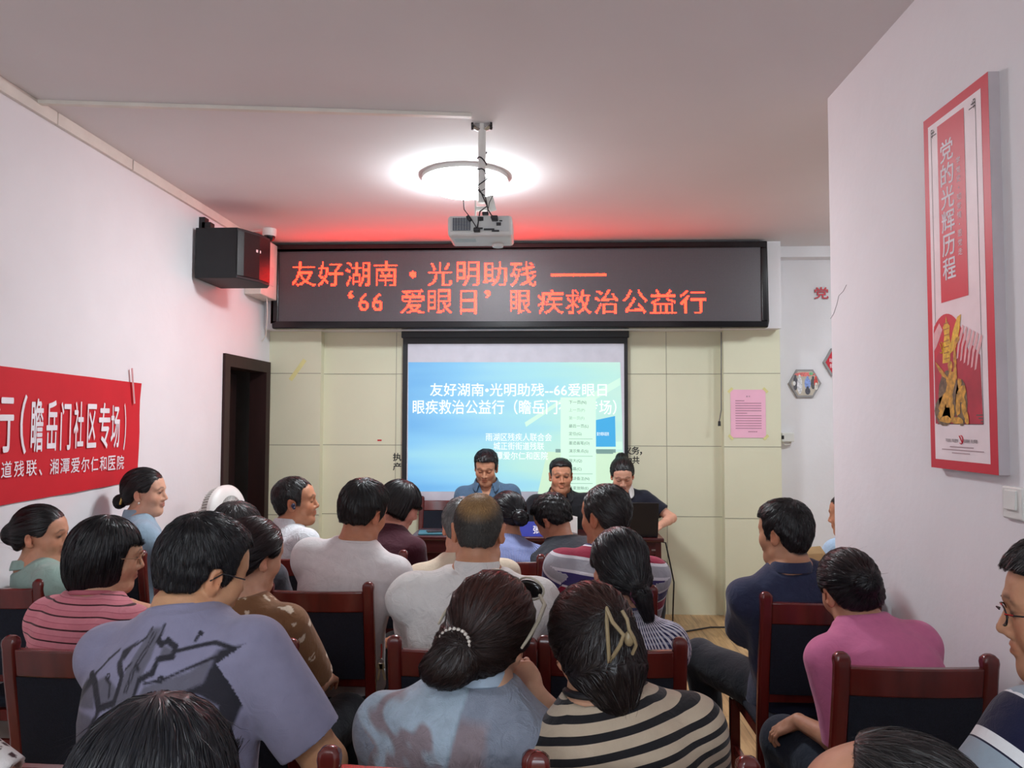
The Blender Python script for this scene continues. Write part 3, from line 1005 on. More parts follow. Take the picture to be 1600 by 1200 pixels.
tag(MB().box(q, (.035, .001, .21), Matrix.Rotation(.62, 3, 'Y')).build('adhesive_tape', M['tape']), 'yellowed tape strip on the cream wall left of the screen', 'tape')
q = atY(593, 688, YC - .002)
tag(MB().box(q, (.036, .001, .012)).build('adhesive_tape', M['red']), 'small red tape mark left of the screen', 'tape')
c0 = [atY(1127, y_, YQ - .012) for y_ in (519, 560, 610, 640)] + [atY(1125, 652, YQ - .012), atY(1124, 658, YQ - .012)]
wc = thing('hanging_cord', 'dark cord hanging down the cream pilaster below the board', 'cord', c0[0])
MB().tube([p - c0[0] for p in c0], .0045, 6).build('cord', mat('grey_cord', (.12, .12, .12), .5), wc, smooth=True)
MB().cyl(c0[-1] - c0[0], c0[-1] - c0[0] - Vector((0, 0, .04)), .01, .012, 10).build('plug', M['black'], wc)

# ------------------------------------------------------------------ head table and the things on it
TY0, TY1, TZ = 5.40, 5.80, .765
tx1 = atY(1038, 838, TY0).x
tx0 = tx1 - 1.80
tb = thing('meeting_table', 'long dark red wooden table in front of the presenters', 'table', ((tx0 + tx1) / 2, (TY0 + TY1) / 2, 0))
MB().box2((-.9, -.2, TZ - .03), (.9, .2, TZ)).build('tabletop', M['table_wood'], tb, bevel=.008)
MB().box2((-.86, -.165, .12), (.86, -.145, TZ - .03)).build('front_panel', M['table_wood'], tb, bevel=.003)
MB().box2((-.88, -.185, TZ - .12), (.88, -.165, TZ - .03)).build('apron', M['table_wood'], tb, bevel=.004)
for s_ in (-1, 1):
    MB().box2((s_ * .86 - .02, -.19, 0), (s_ * .86 + .02, .19, TZ - .03)).build('side_panel', M['table_wood'], tb, bevel=.003)
MB().box((.83, -.187, TZ - .085), (.035, .003, .012)).build('asset_tag', M['steel'], tb)
TT = TZ + .001


def on_table(px, py):
    return atZ(px, py, TT)


lp = thing('laptop', 'open black laptop on the right end of the table', 'laptop', (atY(985, 835, 5.56).x, 5.56, TT))
MB().box((0, .0, .009), (.36, .25, .018)).build('keyboard_base', M['black'], lp, bevel=.004)
MB().box((0, -.125 - .03, .13), (.36, .008, .245), Matrix.Rotation(.22, 3, 'X')).build('screen_lid', mat('laptop_lid', (.009, .009, .011), .42), lp, bevel=.003)
le = MB()
for k in range(6):
    le.box((-.125 + k * .016, -.1668, .165), (.011, .002, .012), Matrix.Rotation(.22, 3, 'X'))
le.build('lid_emblem', mat('red_emblem', (.3, .015, .015), .4), lp)
q = on_table(827, 836)
npn = thing('name_plate', 'blue tented name plate with a white character on the table', 'name plate', (q.x + .01, 5.47, TT))
MB().prism([(-.1, -.04, 0), (-.1, .04, 0), (-.1, 0, .1)], (.2, 0, 0)).build('card', mat('name_plate_blue', srgb(22, 36, 150), .5), npn)
text('name_lettering', '张', (.045, -.0235, .045), (1, 0, 0), (0, .371, .928), M['banner_white'], npn, width=.052, height=.055, bold=.03)
q = on_table(806, 834)
pd = thing('notepad', 'cream notepad standing beside the blue name plate', 'notepad', (q.x, 5.50, TT))
MB().box((0, .0, .035), (.085, .012, .07), Matrix.Rotation(-.15, 3, 'X')).build('cover', mat('cream_pad', srgb(225, 220, 190), .6), pd)
MB().box((0, .02, .004), (.11, .07, .008)).build('pages', M['paper'], pd)
q = on_table(683, 831)
fo_ = tag(MB().box((q.x, 5.54, TT + .006), (.25, .17, .012), Matrix.Rotation(.1, 3, 'Z')).build('document_folder', mat('teal_folder', srgb(60, 120, 135), .4), bevel=.003), 'flat teal folder on the left end of the table', 'folder')
ph = thing('mobile_phone', 'dark phone lying on the teal folder', 'phone', (q.x + .01, 5.53, TT + .0125), .3)
MB().box((0, 0, .004), (.15, .072, .008)).build('case', M['black'], ph, bevel=.003)
MB().box((0, 0, .0083), (.14, .064, .0008)).build('glass', M['black_gloss'], ph)
q = on_table(893, 829)
tag(MB().box((q.x, 5.66, TT + .06), (.006, .15, .12), Matrix.Rotation(.5, 3, 'Z')).build('paper_sheet', M['paper']), 'white sheet of paper held up by the man in black polo', 'paper')
pts = [atY(1040, 848, 5.5), atY(1047, 880, 5.5), atY(1053, 910, 5.5), atY(1052, 940, 5.5), Vector((atY(1048, 957, 5.6).x, 5.55, .012)), Vector((.78, 5.0, .006))]
tag(MB().tube([pts[0] + Vector((-.06, .05, .005))] + pts, .0055, 8).build('power_cable', M['black'], smooth=True), 'black cable hanging off the right end of the table', 'cable')
fl = [atZ(x_, y_, .006) for x_, y_ in ((1052, 990), (1075, 986), (1110, 980), (1145, 980), (1168, 984), (1200, 1000))]
tag(MB().tube(fl, .006, 8).build('power_cable', M['black'], smooth=True), 'black cable lying across the wooden floor', 'cable')

# ------------------------------------------------------------------ pedestal fan by the door
fc = atY(352, 800, 4.75)
fan = thing('pedestal_fan', 'white round pedestal fan standing by the dark doorway', 'fan', (fc.x, 4.75, 0))
ax = Vector((.94, -.28, .1)).normalized()
C0 = Vector((0, 0, fc.z))
R0 = .165
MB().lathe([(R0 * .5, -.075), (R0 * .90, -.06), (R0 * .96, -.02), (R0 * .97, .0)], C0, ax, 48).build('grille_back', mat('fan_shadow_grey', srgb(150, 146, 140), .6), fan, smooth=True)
MB().lathe([(R0 * .97, -.004), (R0 * 1.03, .0), (R0 * 1.03, .022), (R0, .028)], C0, ax, 48).lathe(
    [(R0, .028), (R0 * .88, .045), (R0 * .62, .05), (R0 * .6, .047)], C0, ax, 48).build('grille_ring', M['white_plastic'], fan, smooth=True)
fx, fy, fd = frame_of(ax)
g = MB()
for k in range(56):
    a = 2 * PI * k / 56
    u_ = fx * math.cos(a) + fy * math.sin(a)
    u2 = fx * math.cos(a + .35) + fy * math.sin(a + .35)
    g.tube([C0 + u_ * (R0 * .62) + fd * .049, C0 + u2 * (R0 * .42) + fd * .053, C0 + u2 * (R0 * .2) + fd * .05], .0016, 4)
    g.tube([C0 + u_ * R0 * .93 - fd * .062, C0 + u_ * R0 * .995 - fd * .02, C0 + u_ * R0 * 1.005], .0022, 4)
g.build('grille', M['white_plastic'], fan)
MB().lathe([(.0005, .055), (R0 * .3, .052), (R0 * .34, .045), (R0 * .3, .03)], C0, ax, 24).build('hub', M['white_plastic'], fan, smooth=True)
bl = MB()
for k in range(5):
    a = 2 * PI * k / 5
    u_ = fx * math.cos(a) + fy * math.sin(a)
    v_ = fx * -math.sin(a) + fy * math.cos(a)
    bl.add([C0 + u_ * .03 - v_ * .015 - fd * .02, C0 + u_ * .14 - v_ * .05 - fd * .03, C0 + u_ * .14 + v_ * .05 + fd * .01, C0 + u_ * .03 + v_ * .02 + fd * .005], [(0, 1, 2, 3)])
bl.build('blade', mat('fan_blade', srgb(200, 205, 205), .4), fan)
MB().lathe([(.0005, -.2), (.035, -.19), (.05, -.15), (.05, -.07)], C0, ax, 24).build('motor', M['white_plastic'], fan, smooth=True)
MB().cyl((C0 - ax * .11) - Vector((0, 0, .03)), Vector((C0.x - ax.x * .11, C0.y - ax.y * .11, .02)), .013, .016).build('pole', M['white_plastic'], fan, smooth=True)
MB().lathe([(.0005, .03), (.12, .028), (.16, .012), (.16, 0), (.0005, 0)], Vector((-ax.x * .11, -ax.y * .11, 0)), (0, 0, 1), 32).build('base', M['white_plastic'], fan, smooth=True)

# ------------------------------------------------------------------ chairs
CW, CH = .198, .935


def make_chair():
    t_ = thing('meeting_chair', 'x', 'chair', group='red wood meeting chairs')
    w_ = M['wood_red']
    for s_ in (-1, 1):
        x_ = s_ * CW
        pts_ = [(x_, -.19, 0), (x_, -.195, .25), (x_, -.2, .45), (x_, -.225, .65), (x_, -.262, .85), (x_, -.272, CH - .01)]
        b_ = MB()
        n = len(pts_)
        vs = []
        for (a, b, c) in pts_:
            for dx, dy in ((-.021, -.016), (.021, -.016), (.021, .018), (-.021, .018)):
                vs.append((a + dx, b + dy, c))
        fs = [(i * 4 + k, i * 4 + (k + 1) % 4, (i + 1) * 4 + (k + 1) % 4, (i + 1) * 4 + k) for i in range(n - 1) for k in range(4)]
        fs += [(3, 2, 1, 0)]
        b_.add(vs, fs)
        # rounded finial
        top = []
        for k, (h_, g_) in enumerate(((CH - .01, 1), (CH + .006, 1.08), (CH + .018, 1.0), (CH + .026, .7), (CH + .03, .25))):
            for q_ in range(4):
                dx, dy = ((-.021, -.016), (.021, -.016), (.021, .018), (-.021, .018))[q_]
                top.append((x_ + dx * g_, -.272 + dy * g_, h_))
        fs = [(i * 4 + k, i * 4 + (k + 1) % 4, (i + 1) * 4 + (k + 1) % 4, (i + 1) * 4 + k) for i in range(4) for k in range(4)] + [(16, 17, 18, 19)]
        b_.add(top, fs)
        b_.build('back_post', w_, t_, bevel=.009)
        MB().box2((x_ - .02, .2, 0), (x_ + .02, .24, .40)).build('front_leg', w_, t_, bevel=.006)
        MB().box2((x_ - .011, -.185, .17), (x_ + .011, .22, .21)).build('stretcher', w_, t_, bevel=.003)
    tr_ = MB()
    vs = []
    for i in range(9):
        x_ = -CW + .018 + (2 * CW - .036) * i / 8
        bow = -.012 * (1 - (2 * i / 8 - 1) ** 2)
        for dy, z_ in ((-.012, .845), (.014, .845), (.012, CH - .008), (-.016, CH - .008)):
            vs.append((x_, -.262 + dy + bow - (.008 if z_ > .9 else 0), z_))
    fs = [(i * 4 + k, i * 4 + (k + 1) % 4, (i + 1) * 4 + (k + 1) % 4, (i + 1) * 4 + k) for i in range(8) for k in range(4)] + [(3, 2, 1, 0), (32, 33, 34, 35)]
    tr_.add(vs, fs).build('top_rail', w_, t_, bevel=.006)
    MB().box((0, -.212, .56), (2 * CW - .03, .022, .035)).build('lower_rail', w_, t_, bevel=.004)
    MB().box((0, -.212, .30), (2 * CW - .03, .02, .03)).build('rear_stretcher', w_, t_, bevel=.003)
    vs = []
    for i in range(7):
        x_ = -CW + .02 + (2 * CW - .04) * i / 6
        for j in range(5):
            z_ = .577 + (.845 - .577) * j / 4
            yc_ = -.218 - .042 * (z_ - .58) / .265 - .008 * (1 - (2 * i / 6 - 1) ** 2)
            vs.append((x_, yc_ - .014 - (.006 if 0 < i < 6 and 0 < j < 4 else 0), z_))
    n0 = len(vs)
    vs += [(x_, y_ + .03 + (.012 if False else 0), z_) for x_, y_, z_ in vs]
    fs = []
    for i in range(6):
        for j in range(4):
            k = i * 5 + j
            fs += [(k, k + 5, k + 6, k + 1), (n0 + k, n0 + k + 1, n0 + k + 6, n0 + k + 5)]
    for i in range(6):
        fs += [(i * 5, n0 + i * 5, n0 + i * 5 + 5, i * 5 + 5), (i * 5 + 4, i * 5 + 9, n0 + i * 5 + 9, n0 + i * 5 + 4)]
    for j in range(4):
        fs += [(j, j + 1, n0 + j + 1, n0 + j), (30 + j, n0 + 30 + j, n0 + 31 + j, 31 + j)]
    MB().add(vs, fs).build('back_pad', M['navy_fabric'], t_, smooth=True)
    MB().box2((-CW, -.19, .375), (CW, .235, .42)).build('seat_frame', w_, t_, bevel=.004)
    MB().box2((-CW - .01, -.18, .42), (CW + .01, .25, .47)).build('seat', M['navy_fabric'], t_, bevel=.022)
    return t_


proto = make_chair()
used = []


def chair(x0, x1, yr, label, yaw=0.0):
    """x0, x1: the posts in the photograph, yr: the height of the top rail there."""
    c_ = atZ((x0 + x1) / 2, yr, CH)
    return chair_at(c_.x - .272 * math.sin(yaw), c_.y + .272 * math.cos(yaw), yaw, label)


def chair_at(x, y, yaw, label):
    o = proto if not used else copy_tree(proto)
    used.append(o)
    o.location = (x, y, 0)
    o.rotation_euler = (0, 0, yaw)
    o['label'] = label
    return o


K = {}
K['purple'] = chair(-52, 275, 1187, 'red wood chair at the bottom left edge, behind the man in the purple tee')
K['blouse'] = chair(520, 826, 1193, 'red wood chair with only its top rail showing, behind the woman in sheer blouse')
K['stripe'] = chair(848, 1160, 1203, 'red wood chair behind the woman in black and tan stripes')
K['pink_stripe'] = chair(14, 226, 1010, 'red wood chair behind the woman in the pink striped blouse')
K['bear'] = chair(246, 452, 1012, 'red wood chair behind the woman in brown printed blouse')
K['bald'] = chair(612, 832, 1010, 'red wood chair behind the man in white linen shirt')
K['pinstripe'] = chair(846, 1066, 1010, 'red wood chair behind the woman in navy and white striped blouse')
K['teal'] = chair(-94, 65, 915, 'red wood chair at the left edge, behind the woman in the sage green top')
K['salt'] = chair(252, 404, 921, 'red wood chair hidden behind the man in the purple tee')
K['tee'] = chair(421, 573, 920, 'red wood chair behind the man in white tee, its seat and panel in full view')
K['grey'] = chair(640, 798, 922, 'red wood chair of the grey haired person behind the balding man')
K['polo'] = chair(858, 1018, 925, 'red wood chair behind the man in red and navy striped polo')
K['uniform'] = chair(96, 222, 868, 'red wood chair of the woman in light blue uniform by the left wall')
K['smile'] = chair(352, 480, 870, 'red wood chair behind the smiling man in white shirt')
K['maroon'] = chair(502, 632, 868, 'red wood chair behind the woman in the maroon top')
K['bun'] = chair(716, 844, 875, 'red wood chair behind the woman in fine blue striped shirt')
K['curly'] = chair(861, 988, 875, 'red wood chair behind the curly haired man in black')
K['navy'] = chair(1196, 1368, 938, 'red wood chair behind the man in the navy polo at right')
K['pinktee'] = chair(1312, 1548, 1037, 'red wood chair behind the person in the pink tee')
K['edge'] = chair_at(.93, 1.15, 0, 'red wood chair of the man with glasses at the right edge, out of the picture')
K['empty'] = chair_at(atY(690, 790, 6.0).x, 5.98, PI, 'empty red wood chair behind the left end of the table')
for n_, px_ in (('blue_presenter', 765), ('black_presenter', 878), ('woman_presenter', 978)):
    K[n_] = chair_at(atY(px_, 790, 6.0).x, 6.02, PI, {'blue_presenter': 'red wood chair under the presenter in blue polo', 'black_presenter': 'red wood chair under the presenter in black polo', 'woman_presenter': 'red wood chair under the woman at the laptop'}[n_])
K['alcove'] = chair_at(2.05, 4.55, math.radians(35), 'red wood chair of the person half hidden by the partition')
K['front_left'] = chair_at(-.62, .72, 0, 'red wood chair of the dark haired person at the bottom edge')
K['front_right'] = chair_at(.52, .62, 0, 'red wood chair of the balding man at the bottom edge')
K['dots'] = chair_at(-1.28, 1.15, 0, 'red wood chair of the person in the white dotted sleeve at the left edge')
# ------------------------------------------------------------------ people: signed-distance bodies meshed with surface nets
def nrm(v):
    v = np.asarray(v, float)
    return v / (np.linalg.norm(v) + 1e-12)


def rot(yaw=0, pitch=0, roll=0):
    """yaw left, pitch down, roll to the right, in degrees."""
    y, p, r = (math.radians(a) for a in (yaw, pitch, roll))
    return np.array(Matrix.Rotation(y, 3, 'Z') @ Matrix.Rotation(-p, 3, 'X') @ Matrix.Rotation(r, 3, 'Y'))


class Vol:
    def __init__(s, lo, hi, h):
        s.lo = np.asarray(lo, np.float32)
        s.h = h
        s.n = [int(math.ceil((b - a) / h)) + 1 for a, b in zip(lo, hi)]
        s.F = np.full(s.n, 1.0, np.float32)

    def blk(s, lo, hi):
        i0 = [max(0, int((a - o) / s.h)) for a, o in zip(lo, s.lo)]
        i1 = [min(n, int((b - o) / s.h) + 2) for b, o, n in zip(hi, s.lo, s.n)]
        if any(b <= a for a, b in zip(i0, i1)):
            return None
        sl = tuple(slice(a, b) for a, b in zip(i0, i1))
        ax = [(s.lo[k] + s.h * np.arange(i0[k], i1[k], dtype=np.float32)) for k in range(3)]
        return sl, ax[0][:, None, None], ax[1][None, :, None], ax[2][None, None, :]

    def apply(s, fn, lo, hi, k, mode='u'):
        pad = k + 3 * s.h
        b = s.blk([a - pad for a in lo], [a + pad for a in hi])
        if b is None:
            return
        sl, X, Y, Z = b
        d = fn(X, Y, Z)
        f = s.F[sl]
        if mode == 'u':
            hh = np.maximum(k - np.abs(f - d), 0) / k
            s.F[sl] = np.minimum(f, d) - hh * hh * k * .25
        else:
            d = -d
            hh = np.maximum(k - np.abs(f - d), 0) / k
            s.F[sl] = np.maximum(f, d) + hh * hh * k * .25

    def cap(s, a, b, ra, rb, k=.02, mode='u', cut=None, inf=0.0):
        a, b = np.asarray(a, float), np.asarray(b, float)
        ra, rb = ra + inf, rb + inf
        ab = b - a
        l2 = float(ab @ ab) + 1e-12

        def fn(X, Y, Z):
            t = np.clip(((X - a[0]) * ab[0] + (Y - a[1]) * ab[1] + (Z - a[2]) * ab[2]) / l2, 0, 1)
            d = np.sqrt((X - a[0] - t * ab[0]) ** 2 + (Y - a[1] - t * ab[1]) ** 2 + (Z - a[2] - t * ab[2]) ** 2) - (ra + (rb - ra) * t)
            if cut is not None:
                p, n = cut
                d = np.maximum(d, (X - p[0]) * n[0] + (Y - p[1]) * n[1] + (Z - p[2]) * n[2])
            return d
        r = max(ra, rb)
        s.apply(fn, np.minimum(a, b) - r, np.maximum(a, b) + r, k, mode)

    def ell(s, c, r, k=.02, mode='u', R=None, inf=0.0):
        c, r = np.asarray(c, float), np.asarray(r, float) + inf

        def fn(X, Y, Z):
            x, y, z = X - c[0], Y - c[1], Z - c[2]
            if R is not None:
                x, y, z = (R[0, 0] * x + R[1, 0] * y + R[2, 0] * z, R[0, 1] * x + R[1, 1] * y + R[2, 1] * z, R[0, 2] * x + R[1, 2] * y + R[2, 2] * z)
            k0 = np.sqrt((x / r[0]) ** 2 + (y / r[1]) ** 2 + (z / r[2]) ** 2)
            k1 = np.sqrt((x / r[0] ** 2) ** 2 + (y / r[1] ** 2) ** 2 + (z / r[2] ** 2) ** 2) + 1e-9
            return k0 * (k0 - 1) / k1
        m = float(r.max())
        s.apply(fn, c - m, c + m, k, mode)

    def cutall(s, fn):
        b = s.blk(s.lo, s.lo + s.h * np.array(s.n))
        s.F = np.maximum(s.F, fn(b[1], b[2], b[3]))

    def sample(s, P):
        q = (P - s.lo) / s.h
        i = np.clip(np.floor(q).astype(int), 0, np.array(s.n) - 2)
        f = np.clip(q - i, 0, 1)
        out = 0
        for dx in (0, 1):
            for dy in (0, 1):
                for dz in (0, 1):
                    w_ = (f[:, 0] if dx else 1 - f[:, 0]) * (f[:, 1] if dy else 1 - f[:, 1]) * (f[:, 2] if dz else 1 - f[:, 2])
                    out = out + w_ * s.F[i[:, 0] + dx, i[:, 1] + dy, i[:, 2] + dz]
        return out

    def grad(s, P):
        e = s.h
        g = np.stack([s.sample(P + np.eye(3)[k] * e) - s.sample(P - np.eye(3)[k] * e) for k in range(3)], 1)
        return g / (np.linalg.norm(g, axis=1, keepdims=True) + 1e-9)

    def mesh(s):
        F = s.F
        neg = F < 0
        n = s.n
        cnt = np.zeros([k - 1 for k in n], np.int8)
        for dx in (0, 1):
            for dy in (0, 1):
                for dz in (0, 1):
                    cnt += neg[dx:n[0] - 1 + dx, dy:n[1] - 1 + dy, dz:n[2] - 1 + dz]
        act = (cnt > 0) & (cnt < 8)
        I, J, Kk = np.nonzero(act)
        idx = np.full(cnt.shape, -1, np.int32)
        idx[I, J, Kk] = np.arange(len(I))
        C = [(0, 0, 0), (1, 0, 0), (0, 1, 0), (1, 1, 0), (0, 0, 1), (1, 0, 1), (0, 1, 1), (1, 1, 1)]
        vals = np.stack([F[I + a, J + b, Kk + c] for a, b, c in C], 1)
        acc = np.zeros((len(I), 3), np.float32)
        num = np.zeros(len(I), np.float32)
        for a in range(8):
            for b in range(a + 1, 8):
                if sum(abs(p - q) for p, q in zip(C[a], C[b])) != 1:
                    continue
                va, vb = vals[:, a], vals[:, b]
                m = (va < 0) != (vb < 0)
                t = np.where(m, va / np.where(m, va - vb, 1), 0)
                p = np.array(C[a], np.float32) + t[:, None] * (np.array(C[b], np.float32) - np.array(C[a], np.float32))
                acc += np.where(m[:, None], p, 0)
                num += m
        V = s.lo + s.h * (np.stack([I, J, Kk], 1) + acc / num[:, None])
        Q = []
        for ax in range(3):
            u, v = [(1, 2), (2, 0), (0, 1)][ax]
            a = [slice(None)] * 3
            b = [slice(None)] * 3
            a[ax], b[ax] = slice(0, -1), slice(1, None)
            m = neg[tuple(a)] != neg[tuple(b)]
            e = np.stack(np.nonzero(m), 1)
            ok = (e[:, u] > 0) & (e[:, v] > 0) & (e[:, u] < n[u] - 1) & (e[:, v] < n[v] - 1)
            e = e[ok]
            fl = neg[tuple(e.T)]
            du, dv = np.eye(3, dtype=int)[u], np.eye(3, dtype=int)[v]
            q = np.stack([idx[tuple((e - du - dv).T)], idx[tuple((e - dv).T)], idx[tuple(e.T)], idx[tuple((e - du).T)]], 1)
            q[~fl] = q[~fl][:, ::-1]
            Q.append(q)
        return V.astype(np.float32), np.concatenate(Q).astype(np.int32)


def np_mesh(name, V, Q, mats, parent, attrs=None, tris=None, matidx=None):
    me = bpy.data.meshes.new(name)
    nq = len(Q)
    me.vertices.add(len(V))
    me.vertices.foreach_set('co', np.ascontiguousarray(V, np.float32).ravel())
    me.loops.add(nq * 4)
    me.loops.foreach_set('vertex_index', np.ascontiguousarray(Q, np.int32).ravel())
    me.polygons.add(nq)
    me.polygons.foreach_set('loop_start', np.arange(0, nq * 4, 4, dtype=np.int32))
    me.polygons.foreach_set('use_smooth', np.ones(nq, bool))
    for m in mats:
        me.materials.append(m)
    if matidx is not None:
        me.polygons.foreach_set('material_index', matidx.astype(np.int32))
    me.update(calc_edges=True)
    me.validate()
    for k, a in (attrs or {}).items():
        if k == 'col':
            at = me.attributes.new('col', 'FLOAT_COLOR', 'POINT')
            at.data.foreach_set('color', np.concatenate([a, np.ones((len(a), 1))], 1).astype(np.float32).ravel())
        else:
            at = me.attributes.new(k, 'FLOAT_VECTOR', 'POINT')
            at.data.foreach_set('vector', a.astype(np.float32).ravel())
    return link(name, me, parent)


def normals_of(V, Q):
    a = np.cross(V[Q[:, 2]] - V[Q[:, 0]], V[Q[:, 3]] - V[Q[:, 1]])
    N = np.zeros_like(V)
    for k in range(4):
        np.add.at(N, Q[:, k], a)
    return N / (np.linalg.norm(N, axis=1, keepdims=True) + 1e-12)


def folds(P, seed, amp, freq):
    r = np.random.RandomState(seed)
    q = P + .035 * np.sin(P[:, [1, 2, 0]] * 11 + r.rand(3) * 6) + .018 * np.sin(P[:, [2, 0, 1]] * 27 + r.rand(3) * 6)
    out = np.zeros(len(P))
    for i in range(7):
        d = nrm(r.randn(3) * [1, 1, .8])
        f = freq * (.6 + 1.1 * r.rand())
        s_ = np.cos(q @ d * f + r.rand() * 6.28)
        env = .5 + .5 * np.sin(q @ nrm(r.randn(3)) * 9 + r.rand() * 6)
        out += (.5 + .5 * s_) ** 2.2 * env * (.5 + .5 * r.rand())
    return amp * (out - .9)


# ------------------------------------------------------------------ materials of people
def attr(nt, name):
    n = nt.nodes.new('ShaderNodeAttribute')
    n.attribute_name = name
    return n


def skin_mat(name):
    m, nt, b = nodes(name)
    a = attr(nt, 'col')
    n = nt.nodes.new('ShaderNodeTexNoise')
    n.inputs['Scale'].default_value = 40
    n.inputs['Detail'].default_value = 5
    tc = nt.nodes.new('ShaderNodeTexCoord')
    nt.links.new(tc.outputs['Object'], n.inputs['Vector'])
    r = nt.nodes.new('ShaderNodeValToRGB')
    r.color_ramp.elements[0].position, r.color_ramp.elements[0].color = .3, (.88, .85, .84, 1)
    r.color_ramp.elements[1].position, r.color_ramp.elements[1].color = .7, (1, 1, 1, 1)
    nt.links.new(n.outputs['Fac'], r.inputs[0])
    mx = nt.nodes.new('ShaderNodeMixRGB')
    mx.blend_type = 'MULTIPLY'
    mx.inputs[0].default_value = 1
    nt.links.new(a.outputs['Color'], mx.inputs[1])
    nt.links.new(r.outputs[0], mx.inputs[2])
    nt.links.new(mx.outputs[0], b.inputs['Base Color'])
    b.inputs['Roughness'].default_value = .5
    b.inputs['Specular IOR Level'].default_value = .4
    b.inputs['Subsurface Weight'].default_value = .12
    b.inputs['Subsurface Radius'].default_value = (.012, .004, .002)
    b.inputs['Subsurface Scale'].default_value = .5
    n2 = nt.nodes.new('ShaderNodeTexNoise')
    n2.inputs['Scale'].default_value = 260
    nt.links.new(tc.outputs['Object'], n2.inputs['Vector'])
    bp = nt.nodes.new('ShaderNodeBump')
    bp.inputs['Strength'].default_value = .12
    bp.inputs['Distance'].default_value = .003
    nt.links.new(n2.outputs['Fac'], bp.inputs['Height'])
    nt.links.new(bp.outputs[0], b.inputs['Normal'])
    return m


SKIN = skin_mat('skin')
_hm = {}


def hair_mat(c, rough=.38):
    rough += .05
    key = tuple(c)
    if key not in _hm:
        m, nt, b = nodes('hair')
        a = attr(nt, 'col')
        mx = nt.nodes.new('ShaderNodeMixRGB')
        mx.blend_type = 'MULTIPLY'
        mx.inputs[0].default_value = 1
        mx.inputs[1].default_value = rgb(c)
        nt.links.new(a.outputs['Color'], mx.inputs[2])
        nt.links.new(mx.outputs[0], b.inputs['Base Color'])
        b.inputs['Roughness'].default_value = rough
        b.inputs['Specular IOR Level'].default_value = .45
        _hm[key] = m
    return _hm[key]


def cloth_mat(name, color, stripes=None, axis='v', period=.1, rough=.85, weave=500, bump=.25, phase=0.0, colattr=False, sheer=None, noise=.05, second=None):
    """stripes: list of (start 0..1, colour) along the tc attribute."""
    m, nt, b = nodes(name)
    b.inputs['Roughness'].default_value = rough
    b.inputs['Specular IOR Level'].default_value = .25
    b.inputs['Sheen Weight'].default_value = .15
    a = attr(nt, 'tc')
    sp = nt.nodes.new('ShaderNodeSeparateXYZ')
    nt.links.new(a.outputs['Vector'], sp.inputs[0])
    base = None
    if stripes:
        x = math_node(nt, 'FRACT', math_node(nt, 'ADD', math_node(nt, 'MULTIPLY', sp.outputs[0 if axis == 'u' else 1], 1 / period), phase + 20))
        r = nt.nodes.new('ShaderNodeValToRGB')
        r.color_ramp.interpolation = 'CONSTANT'
        el = r.color_ramp.elements
        el[0].position, el[0].color = 0, rgb(stripes[0][1])
        el[1].position, el[1].color = stripes[1][0], rgb(stripes[1][1])
        for p_, c_ in stripes[2:]:
            e_ = el.new(p_)
            e_.color = rgb(c_)
        nt.links.new(x, r.inputs[0])
        base = r.outputs[0]
        if second:  # (period along v, share, colour, stripe colour it replaces is left)
            y = math_node(nt, 'FRACT', math_node(nt, 'MULTIPLY', sp.outputs[1], 1 / second[0]))
            g = math_node(nt, 'MULTIPLY', math_node(nt, 'LESS_THAN', y, second[1]), math_node(nt, 'GREATER_THAN', x, second[3]))
            mx = nt.nodes.new('ShaderNodeMixRGB')
            nt.links.new(g, mx.inputs[0])
            nt.links.new(base, mx.inputs[1])
            mx.inputs[2].default_value = rgb(second[2])
            base = mx.outputs[0]
    elif colattr:
        base = attr(nt, 'col').outputs['Color']
    n = nt.nodes.new('ShaderNodeTexNoise')
    n.inputs['Scale'].default_value = 30
    n.inputs['Detail'].default_value = 6
    tc = nt.nodes.new('ShaderNodeTexCoord')
    nt.links.new(tc.outputs['Object'], n.inputs['Vector'])
    r = nt.nodes.new('ShaderNodeValToRGB')
    r.color_ramp.elements[0].position, r.color_ramp.elements[1].position = .3, .7
    k0 = 1 - 2 * noise
    r.color_ramp.elements[0].color = (k0, k0, k0, 1)
    r.color_ramp.elements[1].color = (1, 1, 1, 1)
    nt.links.new(n.outputs['Fac'], r.inputs[0])
    mx = nt.nodes.new('ShaderNodeMixRGB')
    mx.blend_type = 'MULTIPLY'
    mx.inputs[0].default_value = 1
    if base is None:
        mx.inputs[1].default_value = rgb(color)
    else:
        nt.links.new(base, mx.inputs[1])
    nt.links.new(r.outputs[0], mx.inputs[2])
    nt.links.new(mx.outputs[0], b.inputs['Base Color'])
    n2 = nt.nodes.new('ShaderNodeTexNoise')
    n2.inputs['Scale'].default_value = weave
    nt.links.new(tc.outputs['Object'], n2.inputs['Vector'])
    n3 = nt.nodes.new('ShaderNodeTexNoise')
    n3.inputs['Scale'].default_value = 22
    n3.inputs['Detail'].default_value = 3
    n3.inputs['Distortion'].default_value = 1.5
    nt.links.new(tc.outputs['Object'], n3.inputs['Vector'])
    h = math_node(nt, 'ADD', math_node(nt, 'MULTIPLY', n2.outputs['Fac'], .15), n3.outputs['Fac'])
    bp = nt.nodes.new('ShaderNodeBump')
    bp.inputs['Strength'].default_value = bump
    bp.inputs['Distance'].default_value = .02
    nt.links.new(h, bp.inputs['Height'])
    nt.links.new(bp.outputs[0], b.inputs['Normal'])
    return m


TROUSER = cloth_mat('dark_trousers', (.012, .014, .02))
JEANS = cloth_mat('dark_jeans', (.014, .02, .035))
SHOE = mat('dark_shoe', (.02, .018, .016), .4)


